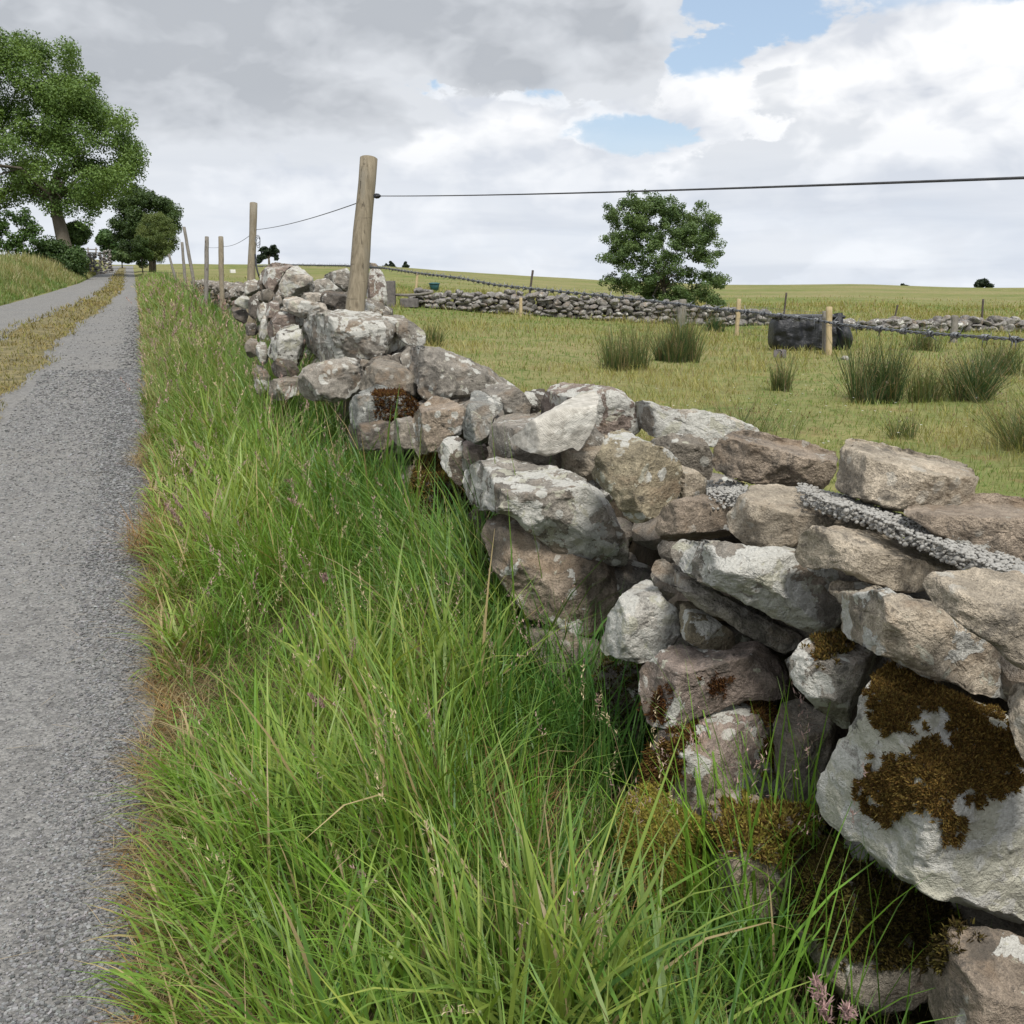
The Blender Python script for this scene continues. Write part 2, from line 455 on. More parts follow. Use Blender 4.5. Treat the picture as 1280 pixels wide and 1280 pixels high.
def inside(poly, x, y):
    P = np.asarray(poly, float); r = np.zeros(np.shape(x), bool)
    j = len(P)-1
    for i in range(len(P)):
        xi, yi, xj, yj = *P[i], *P[j]
        c = ((yi > y) != (yj > y)) & (x < (xj-xi)*(y-yi)/(yj-yi+1e-12)+xi)
        r ^= c; j = i
    return r

WALL = empty('dry_stone_wall', (1.5, 5, 0), 'long dry stone wall of rough lichen-spotted field stones running beside the lane verge', 'stone wall'); WALL['kind'] = 'thing'
STONES = {}
def stone(key, poly, X=None, t=None, tint='grey', lichen=.4, T=None, flat=1.0, name='stone', label=None, parent=WALL, N=110, Mr=24, amp=1.0, top=None, mat=None, extra=5, chaikin=1):
    g = np.random.default_rng(abs(hash(key)) % 1000 if False else sum(ord(c)*(i+3) for i, c in enumerate(key)))
    pts = poly_resample(poly, N, chaikin)
    A, c = area_centroid(pts)
    pts = c + (pts-c)*1.0
    if t is None: t = float(t_of_X(c[0], c[1], X))
    s = math.sqrt(A)*t/F
    T = (T if T is not None else .42*s)
    Tb = .5*s*flat
    # roughen the outline a little
    th = np.arange(N)/N*2*math.pi
    wob = fbm(np.stack([np.cos(th)*1.6, np.sin(th)*1.6, np.full(N, g.uniform(0, 99))], -1), 4)
    pts = c + (pts-c)*(1 + .035*amp*wob)[:, None]
    ks = np.arange(1, Mr+1)/Mr
    rr = np.sin(ks*math.pi/2)**.92
    pf = 3.8
    prof = np.maximum(0, 1-rr**pf)**(1/pf)
    PX = c[None, None] + rr[:, None, None]*(pts-c)[None]
    PX = np.concatenate([np.broadcast_to(c, (1, N, 2)), PX])          # ring 0 = centre
    prof = np.r_[1, prof]
    rays = ray(PX[..., 0], PX[..., 1])
    tau0 = t - T*prof[:, None]*np.ones((1, N))
    C = pix(c[0], c[1], t)
    P0 = O + rays*tau0[..., None]
    tau = tau0.copy()
    kk = .009*s
    L = rays[0, 0]
    planes = [((-1, g.normal(0, .16), g.normal(.05, .12)), g.uniform(.5, .78)),
              ((g.normal(-.1, .2), -1, g.normal(0, .16)), g.uniform(.5, .8)),
              ((g.normal(0, .12), g.normal(-.05, .12), 1), top if top else g.uniform(.45, .75))]
    for _ in range(extra):
        q = g.normal(size=3); q -= 1.2*L; planes.append((q, g.uniform(.62, .88)))
    for nrm, sf in planes:
        nrm = np.asarray(nrm, float); nrm /= np.linalg.norm(nrm)
        den = rays@nrm
        if den.max() > -.035: continue
        sup = ((P0-C)@nrm).max()
        ti = (sf*sup + nrm@(C-O))/den
        x = (ti-tau)/kk
        tau = tau + kk*np.where(x > 30, x, np.log1p(np.exp(np.minimum(x, 30))))
    tau = np.minimum(tau, t + T*1.6 + .6*s*(1-0*prof[:, None]))
    # centre ring must agree
    tau[0] = tau[1].mean()
    # back
    mb = 8
    kb = np.arange(1, mb)/mb
    rb = np.cos(kb*math.pi/2)
    pb = np.sqrt(1-rb**2)
    edge = tau[-1]
    tb = np.maximum(edge[None], t)*(1-rb[:, None]*0) + Tb*pb[:, None] + .02*s
    rf = np.interp(rb, np.r_[0, rr], np.arange(Mr+1))
    tfr = np.stack([tau[int(round(q))] for q in rf])
    tb = np.maximum(tb, tfr + .1*s*pb[:, None] + .01)
    PB = c[None, None] + rb[:, None, None]*(pts-c)[None]
    RB = ray(PB[..., 0], PB[..., 1])
    ctrb = np.array([[tb[-1].max()]])
    ring_f = (O + rays[1:]*tau[1:, :, None]).reshape(-1, 3)
    ring_b = (O + RB*tb[..., None]).reshape(-1, 3)
    V = np.vstack([O + rays[0, :1]*tau[0, 0], ring_f, ring_b, O + ray(c[0], c[1])[None]*ctrb[0, 0]])
    nr = Mr + mb - 1
    Fc = [(0, 1+(j+1) % N, 1+j) for j in range(N)]
    idx = np.arange(N); nx = (idx+1) % N
    for i in range(nr-1):
        a = 1+i*N
        Fc += list(zip((a+idx).tolist(), (a+nx).tolist(), (a+N+nx).tolist(), (a+N+idx).tolist()))
    a = 1+(nr-1)*N; last = len(V)-1
    Fc += [(last, a+j, a+(j+1) % N) for j in range(N)]
    # natural relief: broad waves, chips and fine roughness
    u = g.uniform(0, 60, 3)
    fr = 2.2/s
    D = np.stack([fbm(V*fr + u + 31*k, 3) for k in range(3)], -1)*.045*s*amp
    D2 = np.stack([fbm(V*fr*3.6 + u + 11*k, 4, .6) for k in range(3)], -1)*.020*s*amp
    ch = np.abs(fbm(V*fr*1.7 + u*1.7, 3)); ch = np.maximum(.12-ch, 0)
    keep = np.r_[0:1+Mr*N]
    D3 = np.zeros_like(V); D3[keep] = (ray(*proj(V[keep])[:2]))*(ch[keep]*.07*s*amp)[:, None]
    V = V + D + D2 + D3
    o = mesh(name, V, Fc, mat or M['stone'], parent, origin=C)
    tc = np.array(TINT[tint])*g.uniform(.9, 1.1)
    o.color = (*tc, lichen)
    if label: o['label'] = label
    STONES[key] = dict(obj=o, V=V, front=V[:1+Mr*N], nf=Mr*N+1, N=N, F=Fc, C=C, s=s, t=t, T=T)
    return o

ST = stone
# near face, lowest courses first
ST('W', [(1173,1171),(1191,1158),(1239,1160),(1310,1180),(1370,1230),(1380,1330),(1280,1370),(1200,1330),(1160,1260),(1150,1210)], X=1.24, tint='brown', lichen=.25)
ST('X', [(1010,1062),(1040,1048),(1080,1083),(1130,1108),(1180,1130),(1205,1160),(1180,1210),(1150,1260),(1080,1270),(1020,1220),(985,1150)], X=1.25, tint='mid', lichen=.05)
ST('Y', [(778,1010),(795,988),(815,983),(840,1005),(870,1030),(882,1060),(872,1100),(850,1140),(800,1130),(776,1060)], X=1.03, tint='mid', lichen=.1)
ST('Z', [(880,1000),(905,985),(960,1000),(1020,1015),(1030,1060),(1020,1120),(960,1150),(890,1140),(868,1080)], X=1.17, tint='brown', lichen=.2)
ST('V', [(1088,850),(1105,835),(1140,842),(1180,857),(1215,880),(1262,905),(1310,960),(1370,1020),(1390,1110),(1330,1168),(1279,1152),(1252,1144),(1212,1126),(1173,1121),(1143,1105),(1114,1089),(1088,1075),(1058,1049),(1029,1028),(1022,1006),(1030,974),(1045,950),(1062,905),(1075,878)],
   X=1.31, tint='white', lichen=.95, N=180, Mr=44, name='boulder', label='huge white lichen-covered boulder with brown moss on its upper face')
ST('Q', [(860,900),(896,874),(919,868),(951,860),(972,885),(988,912),(994,950),(985,990),(955,1015),(900,1030),(850,1030),(815,1010),(804,960),(812,925),(835,910)], X=1.26, tint='pink', lichen=.42)
ST('P', [(800,838),(812,826),(829,815),(841,804),(867,804),(905,815),(924,802),(951,802),(968,815),(983,832),(987,859),(974,874),(919,878),(898,890),(871,897),(841,912),(814,908),(803,889),(800,861)], X=1.24, tint='pink', lichen=.32, N=150, Mr=34, label='rust brown boulder with small white lichen discs and brown moss')
ST('QV', [(968,885),(1000,872),(1040,900),(1045,930),(1030,970),(1022,1020),(985,1025),(968,960)], X=1.36, tint='mid', lichen=.1)
ST('R', [(985,829),(994,807),(1010,796),(1027,795),(1052,790),(1088,808),(1112,826),(1100,845),(1086,872),(1068,885),(1058,914),(1042,903),(1010,875),(990,853)], X=1.27, tint='grey', lichen=.45)
ST('N', [(753,819),(751,802),(757,775),(772,747),(799,727),(812,724),(824,737),(835,752),(852,764),(856,790),(842,806),(820,822),(803,829),(782,826)], X=1.2, tint='white', lichen=.7, N=140, Mr=32, label='pale stone almost covered in cream lichen at grass level')
ST('O', [(848,758),(858,750),(871,758),(888,769),(909,785),(921,800),(915,818),(886,812),(865,806),(850,798)], X=1.27, tint='olive', lichen=.4)
ST('B', [(600,662),(612,643),(634,640),(655,650),(680,670),(712,690),(750,700),(786,705),(786,735),(772,762),(750,793),(725,796),(687,781),(656,765),(637,743),(619,712),(605,682)], X=1.24, tint='brown', lichen=.3, N=150, Mr=34, label='large brown boulder tucked under a lichen-blotched block above the grass')
ST('M', [(812,714),(816,699),(826,699),(840,707),(867,721),(888,733),(919,751),(951,771),(1004,793),(995,806),(978,818),(951,804),(930,791),(900,775),(867,754),(833,727),(818,722)], X=1.3, tint='grey', lichen=.12, label='thin grey plank-like slab wedged slantwise between boulders', extra=1)
ST('L', [(833,688),(842,675),(880,678),(940,681),(990,684),(1012,697),(1042,708),(1058,735),(1059,760),(1051,781),(1027,798),(1005,792),(958,767),(911,742),(880,733),(860,720),(843,704)], X=1.29, tint='grey', lichen=.62, N=150, Mr=34, label='long grey slab with big cream lichen patches at its left end')
ST('S', [(1036,731),(1048,723),(1073,724),(1099,733),(1128,746),(1158,750),(1183,760),(1206,781),(1242,798),(1263,822),(1285,845),(1268,878),(1231,868),(1200,857),(1162,844),(1134,832),(1111,821),(1084,809),(1052,794),(1050,781),(1056,758),(1042,743)], X=1.29, tint='tan', lichen=.5, N=150, Mr=34)
ST('A', [(576,597),(594,577),(619,571),(675,578),(700,582),(731,599),(759,627),(775,655),(786,685),(784,711),(759,707),(719,699),(700,692),(675,673),(656,662),(647,646),(625,640),(603,639),(586,627)], X=1.24, tint='grey', lichen=.62, N=160, Mr=36, label='big wedge-shaped grey block blotched with white lichen in the wall face', T=.2)
ST('C', [(736,593),(747,569),(759,544),(775,535),(791,539),(803,550),(837,564),(853,581),(848,622),(825,640),(797,657),(781,646),(769,628),(753,609)], X=1.32, tint='olive', lichen=.5, N=140, Mr=32, label='pointed olive-grey stone speckled with pale lichen')
ST('F', [(818,664),(824,638),(844,624),(881,617),(906,616),(925,640),(915,670),(875,674),(831,678)], X=1.36, tint='brown', lichen=.15)
ST('K', [(993,691),(1000,671),(1017,657),(1042,656),(1099,667),(1155,680),(1192,694),(1207,706),(1202,715),(1163,718),(1154,728),(1157,741),(1127,743),(1083,728),(1036,710),(1005,710)], X=1.37, tint='tan', lichen=.15, top=.4)
ST('J', [(907,647),(917,627),(939,606),(964,602),(1005,611),(1042,624),(1080,639),(1117,652),(1124,663),(1083,672),(1020,670),(1005,676),(994,685),(936,685),(917,668)], X=1.4, tint='tan', lichen=.15, top=.35)
ST('T', [(1152,729),(1158,717),(1179,712),(1221,713),(1280,720),(1340,736),(1360,790),(1340,845),(1280,836),(1263,828),(1248,809),(1217,794),(1200,781),(1183,764),(1166,754)], X=1.19, tint='tan', lichen=.18, top=.5)
ST('U', [(1259,891),(1265,859),(1278,852),(1320,850),(1370,880),(1380,950),(1330,985),(1285,968),(1266,925)], X=1.22, tint='tan', lichen=.15)
# second row and the top of the wall
ST('b', [(612,526),(632,518),(680,516),(740,528),(757,543),(752,572),(740,592),(726,601),(700,588),(672,580),(640,575),(616,571),(611,550)], X=1.42, tint='grey', lichen=.35, top=.55)
ST('c', [(688,575),(712,558),(742,543),(770,545),(765,580),(742,600),(728,603),(705,590)], X=1.5, tint='tan', lichen=.15, top=.3)
ST('e', [(576,531),(585,507),(590,489),(602,488),(614,497),(631,510),(616,522),(615,549),(602,556),(581,551)], X=1.33, tint='blue', lichen=.3)
ST('f', [(578,549),(606,553),(612,570),(600,580),(588,582),(578,569)], X=1.33, tint='pink', lichen=.15)
ST('g', [(516,523),(526,503),(541,495),(555,496),(583,509),(578,529),(577,545),(557,549),(547,564),(530,570),(519,545)], X=1.29, tint='brown', lichen=.42, N=130, Mr=30)
ST('h', [(545,564),(555,547),(577,545),(582,568),(589,582),(582,602),(574,609),(557,592)], X=1.27, tint='dark', lichen=.6)
ST('i', [(600,490),(616,479),(634,480),(652,487),(664,505),(660,521),(632,522),(629,509),(614,499)], X=1.62, tint='grey', lichen=.35)
ST('i2', [(645,500),(662,487),(685,485),(680,510),(664,522),(648,520)], X=1.75, tint='dark', lichen=.4)
ST('j', [(674,510),(683,487),(695,479),(730,480),(758,482),(775,486),(793,504),(807,529),(802,540),(765,546),(740,546),(700,535),(676,523)], X=1.66, tint='pink', lichen=.55, N=140, Mr=32, label='domed pinkish stone capped with a white lichen sheet')
ST('k', [(790,503),(808,501),(830,508),(869,513),(900,517),(929,525),(954,539),(930,552),(890,560),(850,556),(815,545),(795,530)], X=1.95, tint='pale', lichen=.65, top=.25)
ST('D', [(806,556),(822,547),(840,542),(866,540),(882,552),(893,572),(889,600),(872,602),(850,587),(831,567)], X=1.62, tint='mid', lichen=.22)
ST('E', [(848,580),(869,586),(889,603),(880,625),(850,628),(842,602)], X=1.5, tint='tan', lichen=.12)
ST('G', [(885,582),(895,554),(914,539),(942,539),(974,546),(1014,553),(1048,569),(1046,591),(1034,611),(1005,615),(958,606),(920,598)], X=1.6, tint='brown', lichen=.22, N=150, Mr=34, top=.5)
ST('H', [(1042,605),(1048,579),(1056,550),(1074,547),(1114,556),(1161,567),(1205,580),(1219,594),(1214,623),(1180,634),(1127,642),(1099,632),(1067,621),(1046,613)], X=1.58, tint='tan', lichen=.12, N=150, Mr=34, label='squared tan capstone standing clear on top of the wall')
ST('I', [(1127,640),(1139,625),(1161,617),(1224,619),(1268,618),(1310,628),(1370,650),(1370,720),(1310,722),(1280,712),(1233,696),(1192,681),(1161,662)], X=1.6, tint='brown', lichen=.25, top=.4)
ST('l', [(583,645),(595,634),(609,639),(607,655),(602,665),(591,657)], X=1.22, tint='dark', lichen=.3)
ST('m1', [(522,575),(548,565),(574,606),(584,632),(590,670),(570,700),(530,690),(515,620)], X=1.28, tint='dark', lichen=.1)
ST('m2', [(590,655),(606,668),(622,715),(640,748),(650,790),(610,800),(590,740),(582,690)], X=1.22, tint='dark', lichen=.2)
ST('m3', [(650,762),(690,782),(725,797),(752,800),(755,850),(700,870),(650,830)], X=1.22, tint='mid', lichen=.2)
ST('m4', [(752,825),(785,830),(803,832),(803,890),(800,930),(760,930),(740,870)], X=1.25, tint='dark', lichen=.15)  # dark tint stands in for the shadow on this face
# the tall older stretch beyond the dip
ST('n', [(499,449),(505,437),(521,430),(546,431),(577,445),(611,460),(649,484),(626,492),(605,488),(589,496),(555,502),(527,499),(515,473)], X=1.72, tint='grey', lichen=.35, N=150, Mr=34, label='big dark grey sloping boulder at the dip of the wall')
ST('o', [(374,464),(388,454),(402,451),(430,447),(465,448),(462,466),(449,487),(436,499),(410,502),(385,500),(374,485)], t=6.6, tint='grey', lichen=.4, N=130)
ST('p', [(446,486),(459,460),(470,448),(495,450),(516,466),(522,494),(503,492),(483,486),(457,490)], t=6.15, tint='mid', lichen=.15)
ST('q', [(437,502),(455,485),(475,481),(499,487),(523,505),(517,523),(489,530),(463,526),(442,540),(436,520)], t=5.65, tint='blue', lichen=.35)
ST('r', [(488,526),(516,519),(528,535),(526,560),(500,562),(487,545)], t=5.2, tint='mid', lichen=.2)
ST('r2', [(437,525),(465,522),(492,528),(490,560),(450,565),(435,550)], t=5.6, tint='dark', lichen=.2)
ST('m', [(378,403),(390,391),(410,388),(435,388),(457,387),(476,392),(493,411),(510,430),(503,446),(499,453),(463,450),(430,450),(402,455),(393,446),(380,424)], t=7.25, tint='grey', lichen=.55, N=160, Mr=36, T=.26, label='broad lichen-mottled capstone in front of the leaning post')
ST('s', [(332,440),(341,421),(357,408),(373,404),(380,424),(380,444),(372,460),(357,450),(341,451)], t=7.6, tint='dark', lichen=.75)
ST('t', [(338,453),(357,444),(372,457),(375,468),(359,473),(343,472)], t=7.55, tint='dark', lichen=.2)
ST('t2', [(337,474),(375,468),(381,490),(350,503),(336,495)], t=7.3, tint='mid', lichen=.3)
ST('u', [(333,418),(335,402),(351,388),(369,394),(381,398),(379,408),(355,411),(339,426)], t=8.1, tint='pink', lichen=.4)
ST('v', [(352,374),(369,370),(390,378),(405,378),(411,389),(394,394),(377,398),(363,392),(355,384)], t=8.0, tint='pale', lichen=.5)
ST('w', [(400,370),(406,362),(432,365),(437,379),(433,389),(410,391),(401,380)], t=8.3, tint='dark', lichen=.15)
ST('x', [(375,371),(382,365),(402,366),(404,378),(390,380)], t=8.5, tint='pale', lichen=.4)
ST('y', [(379,363),(394,350),(410,348),(420,357),(432,366),(406,370),(390,369)], t=9.0, tint='grey', lichen=.5)
ST('z', [(348,360),(355,340),(369,331),(383,339),(394,350),(381,365),(367,372),(354,370)], t=9.2, tint='pale', lichen=.6)
ST('aa', [(324,348),(329,337),(341,328),(356,329),(370,332),(355,343),(349,360),(341,373),(331,358)], t=9.5, tint='pink', lichen=.5)
ST('bb', [(402,346),(420,337),(438,336),(440,366),(428,364),(415,355)], t=9.2, tint='grey', lichen=.5)
ST('cc', [(457,345),(463,335),(475,335),(481,345),(484,371),(482,388),(469,387),(458,375)], t=9.0, tint='pink', lichen=.6)
ST('cc2', [(460,328),(471,329),(474,337),(461,337)], t=9.0, tint='grey', lichen=.4)
ST('dd', [(455,374),(469,382),(480,392),(476,400),(455,395)], t=8.2, tint='pale', lichen=.5)
ST('ee', [(474,394),(499,393),(516,402),(533,418),(531,432),(509,433),(491,414)], t=7.15, tint='grey', lichen=.6)
for i, (pl, tt, tn, li) in enumerate([
    ([(303,353),(321,348),(325,363),(312,372),(305,366)], 10, 'grey', .5), ([(321,351),(331,346),(336,358),(330,366),(322,363)], 9.8, 'dark', .2),
    ([(334,378),(347,374),(351,391),(337,406),(332,392)], 8.7, 'pink', .5), ([(322,382),(331,376),(335,395),(327,406),(321,397)], 9.0, 'grey', .6),
    ([(324,406),(332,390),(335,415),(330,425),(323,424)], 8.6, 'pale', .6), ([(340,372),(351,368),(354,380),(345,386)], 9.0, 'grey', .4),
    ([(291,378),(302,369),(312,371),(313,387),(300,384)], 10.2, 'white', .8), ([(288,381),(312,389),(308,406),(292,398)], 10.3, 'dark', .1),
    ([(306,402),(321,404),(323,419),(307,420)], 9.6, 'dark', .2), ([(323,426),(333,428),(337,451),(328,457),(318,440)], 8.2, 'grey', .6),
    ([(310,375),(320,366),(325,382),(320,402),(311,395)], 9.8, 'dark', .3), ([(312,422),(323,424),(322,445),(310,448),(305,432)], 9.0, 'mid', .3),
    ([(318,455),(330,458),(340,475),(335,500),(318,490)], 8.2, 'mid', .3), ([(325,363),(340,360),(345,372),(334,380),(326,376)], 9.4, 'mid', .3)]):
    ST('ff%d' % i, pl, t=tt, tint=tn, lichen=li, N=60, Mr=12)

M['slab'] = ribbed_stone()
# the loose fluted slab lying on top
SLAB = stone('d', [(636,549),(650,538),(675,519),(703,503),(723,493),(748,489),(747,519),(741,541),(725,564),(716,559),(695,567),(681,570),(663,565),(642,558)],
     X=1.36, tint='pale', lichen=.25, name='fluted_slab', parent=None, T=.05, flat=.35, amp=.55, N=150, Mr=34,
     label='flat leaf-shaped pale slab with ribbed upper edge lying loose on the wall top', extra=0, chaikin=1, mat=M['slab'])
SLAB['category'] = 'stone'

# hearting: core coloured dark for shade in the gaps, and the many inner stones nobody could count from here
TOPY = [-1, 1, 2, 3, 4, 4.8, 5.6, 6.5, 7.5, 9, 10.5, 12, 14, 40]
TOPZ = [.95, .93, .90, .90, .88, .84, .80, .88, 1.0, 1.2, 1.2, 1.05, .95, .55]
wall_top = lambda y: np.interp(y, TOPY, TOPZ)
wall_x = lambda y: np.interp(y, [-1, 3, 8, 12, 40], [1.3, 1.3, 1.36, 1.75, 2.35])
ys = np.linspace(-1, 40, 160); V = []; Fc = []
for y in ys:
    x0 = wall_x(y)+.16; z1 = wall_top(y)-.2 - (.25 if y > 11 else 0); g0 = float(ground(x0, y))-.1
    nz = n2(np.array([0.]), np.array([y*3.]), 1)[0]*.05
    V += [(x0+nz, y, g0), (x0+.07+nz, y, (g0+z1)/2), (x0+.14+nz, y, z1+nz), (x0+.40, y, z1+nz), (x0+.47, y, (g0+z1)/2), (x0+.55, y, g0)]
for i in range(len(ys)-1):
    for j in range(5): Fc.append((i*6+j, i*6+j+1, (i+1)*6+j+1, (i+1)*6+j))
mesh('gap_shade_core', V, Fc, M['gap_shade'], WALL)
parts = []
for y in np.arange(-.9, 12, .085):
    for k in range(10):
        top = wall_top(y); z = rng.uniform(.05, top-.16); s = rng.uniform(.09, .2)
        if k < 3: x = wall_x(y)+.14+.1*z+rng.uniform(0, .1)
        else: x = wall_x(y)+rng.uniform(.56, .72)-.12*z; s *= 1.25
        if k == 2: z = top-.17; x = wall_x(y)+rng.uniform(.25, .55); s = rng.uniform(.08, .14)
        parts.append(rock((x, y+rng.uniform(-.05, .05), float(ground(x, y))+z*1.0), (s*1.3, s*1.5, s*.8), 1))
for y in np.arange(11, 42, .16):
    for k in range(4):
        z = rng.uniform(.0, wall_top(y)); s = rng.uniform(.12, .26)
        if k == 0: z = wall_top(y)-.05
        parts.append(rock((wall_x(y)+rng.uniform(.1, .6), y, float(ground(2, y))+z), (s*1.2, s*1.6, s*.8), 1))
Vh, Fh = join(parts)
ho = mesh('hearting_stones', Vh, Fh, M['stone'], WALL, smooth=False); ho['kind'] = 'stuff'; ho.color = (.20, .18, .155, .3)  # tint lowered to put the gaps' deep shade into the stone colour

# ------------------------------------------------------------------ moss cushions growing on stones
def tufts(P, Nn, size, cols, name, parent, per=5, spread=.8):
    """short curved moss shoots on points P with normals Nn"""
    n = len(P)*per
    b = np.repeat(P, per, 0) + rng.normal(0, size*.25, (n, 3)); d = np.repeat(Nn, per, 0) + rng.normal(0, spread, (n, 3)); d[:, 2] += .15
    d /= np.linalg.norm(d, axis=1)[:, None]
    L = rng.uniform(.5, 1.25, n)*size
    side = np.cross(d, rng.normal(size=(n, 3))); side /= np.linalg.norm(side, axis=1)[:, None]+1e-9
    w = L*.17
    curl = rng.normal(0, .35, (n, 3))
    V = np.stack([b-side*w[:, None], b+side*w[:, None], b+(d*.55+curl*.12)*L[:, None]+side*w[:, None]*.8, b+(d*.55+curl*.12)*L[:, None]-side*w[:, None]*.8, b+(d+curl*.4)*L[:, None]], 1)
    ci = cols[rng.integers(0, len(cols), n)]*rng.uniform(.65, 1.3, (n, 1))
    C5 = np.stack([ci*.85, ci*.85, ci, ci, ci*1.25], 1)
    i = np.arange(n)[:, None]*5
    Fq = np.concatenate([i+np.array([0, 1, 2]), i+np.array([0, 2, 3]), i+np.array([3, 2, 4])])
    return mesh(name, V.reshape(-1, 3), Fq, M['moss'], parent, smooth=False, col=C5.reshape(-1, 3))
GOLD = np.array([(.16,.095,.026),(.11,.062,.02),(.22,.15,.042),(.07,.042,.016),(.16,.12,.036)])
RUST = np.array([(.075,.032,.014),(.05,.024,.012),(.11,.055,.02)])
LIME = np.array([(.33,.29,.06),(.26,.24,.05),(.38,.32,.085),(.18,.15,.035)])
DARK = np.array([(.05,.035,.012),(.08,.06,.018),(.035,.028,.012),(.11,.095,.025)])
def moss(key, polys, cols, size=.012, dens=60000, name='moss', cushion=.010, label=None):
    st = STONES[key]; V = st['V']; nf = st['nf']
    tri = []
    for f in st['F']:
        if max(f) < nf:
            tri.append(f[:3])
            if len(f) == 4: tri.append((f[0], f[2], f[3]))
    tri = np.array(tri)
    a, b, c = V[tri[:, 0]], V[tri[:, 1]], V[tri[:, 2]]
    nr = np.cross(b-a, c-a); ar = np.linalg.norm(nr, axis=1)/2
    cen = (a+b+c)/3
    nn = nr/(2*ar[:, None]+1e-12)
    flip = ((cen-O)*nn).sum(1) > 0; nn[flip] *= -1
    n = int(min(dens*ar.sum(), 160000))
    k = rng.choice(len(tri), n, p=ar/ar.sum())
    u = rng.random((n, 2)); m = u.sum(1) > 1; u[m] = 1-u[m]
    P = a[k] + (b-a)[k]*u[:, :1] + (c-a)[k]*u[:, 1:]
    x, y, _ = proj(P)
    jit = np.stack([fbm(P*40+5, 3), fbm(P*40+55, 3)], -1)*14*(2.2/st['t'])*1.3
    ok = np.zeros(n, bool)
    for pl in polys: ok |= inside(pl, x+jit[:, 0], y+jit[:, 1])
    keep = ok & (fbm(P*55+9, 3) > -.32)
    P, Nn = P[keep], nn[k][keep]
    hump = np.clip(fbm(P*30+3, 2)*.5+.6, 0, 1.2)*cushion
    P = P + Nn*(hump*rng.random(len(P))**.5)[:, None]
    o = tufts(P, Nn, size, cols, name, st['obj'], per=3)
    if label: o['label'] = label
    return o

moss('V', [[(1083,868),(1088,850),(1108,833),(1140,842),(1185,862),(1215,880),(1245,905),(1230,920),(1212,915),(1192,895),(1168,885),(1145,892),(1138,912),(1115,922),(1100,905),(1086,885)],
           [(1075,975),(1100,955),(1130,940),(1160,925),(1188,938),(1192,915),(1215,900),(1250,905),(1285,925),(1290,960),(1262,990),(1225,1000),(1200,985),(1180,1000),(1195,1020),(1195,1045),(1178,1035),(1160,1012),(1140,1010),(1125,1035),(1100,1028),(1100,1005),(1080,1000)]],
     GOLD, .0068, 700000, label='thick golden brown moss cushion')
moss('P', [[(829,860),(840,865),(838,890),(820,903),(806,895)], [(880,850),(905,848),(915,855),(900,868)]], RUST, .008, 120000)
moss('Q', [[(925,845),(945,840),(965,850),(987,868),(988,905),(955,902),(930,880),(915,868)], [(800,955),(830,930),(850,905),(870,900),(850,960),(830,985),(800,985)], [(955,930),(995,905),(1000,960),(960,960)]], np.vstack([GOLD, RUST]), .010, 140000)
moss('R', [[(1012,815),(1027,793),(1062,788),(1070,805),(1045,822),(1018,828)]], np.vstack([GOLD, DARK]), .009, 160000)
moss('Y', [[(770,1010),(790,980),(820,980),(850,1005),(880,1030),(890,1070),(870,1110),(840,1140),(800,1110),(770,1060)]], LIME, .008, 300000, cushion=.016)
moss('Z', [[(895,1010),(930,1000),(1020,1010),(1020,1060),(990,1075),(930,1070),(890,1050)]], np.vstack([LIME, GOLD]), .012, 90000)
moss('X', [[(1000,1040),(1060,1060),(1120,1100),(1190,1135),(1200,1180),(1150,1210),(1060,1200),(1000,1150)]], DARK, .011, 110000)
moss('W', [[(1150,1180),(1190,1155),(1215,1160),(1190,1190),(1165,1215)]], DARK, .010, 90000)
moss('q', [[(468,490),(500,486),(525,505),(515,525),(490,528),(468,515)]], np.vstack([RUST, RUST, GOLD[:1]]), .016, 20000)
moss('m1', [[(515,570),(560,560),(600,640),(600,700),(540,700),(510,620)]], np.vstack([DARK, GOLD[1:3]]), .016, 26000)
moss('m2', [[(580,650),(620,700),(660,790),(610,810),(580,720)]], DARK, .014, 22000)
moss('m4', [[(740,825),(805,830),(805,930),(740,930)]], DARK, .012, 16000)  # dark shoots add to the shadow coloured into this face

# grey knobbly lichen crust packed between the capstones
pl = []
line = np.array([(1000,608),(1030,620),(1060,627),(1100,641),(1135,657),(1170,668),(1205,680),(1232,694),(1280,712),(1330,726)], float)
wd = [6, 8, 9, 10, 12, 15, 18, 16, 12, 10]
for i in range(len(line)-1):
    for k in range(250):
        f = rng.random(); q = line[i]*(1-f)+line[i+1]*f; w_ = wd[i]*(1-f)+wd[i+1]*f
        e_ = rng.uniform(-1, 1); pl.append((q[0]+rng.uniform(-4, 4), q[1]+e_*w_*.8, 1.47-.10*e_))
for k in range(450):
    e_ = rng.normal(0, 5); pl.append((rng.uniform(884, 934), 611+e_, 1.47-.008*e_))
parts = []
for (a, b, X) in pl:
    P = pix(a, b, t_of_X(a, b, X + rng.uniform(-.012, .012)))
    r_ = rng.uniform(.0022, .0060)
    parts.append(rock(P, (r_*1.6, r_*1.6, r_*1.1), 1, 2, .3))
    parts.append(rock(P-np.array([-.01, 0, .012+rng.uniform(0, .02)]), (r_*1.8, r_*1.8, r_*1.4), 1, 2, .3))
M['crust'] = plain('grey_lichen_crust', (.24, .235, .22), (.37, .365, .345), 25, .95, .4, .003)
Vc, Fc = join(parts)
cr = mesh('lichen_crust', Vc, Fc, M['crust'], WALL, smooth=True); cr['kind'] = 'stuff'; cr['label'] = 'knobbly pale grey lichen crust filling the gap between the capstones'
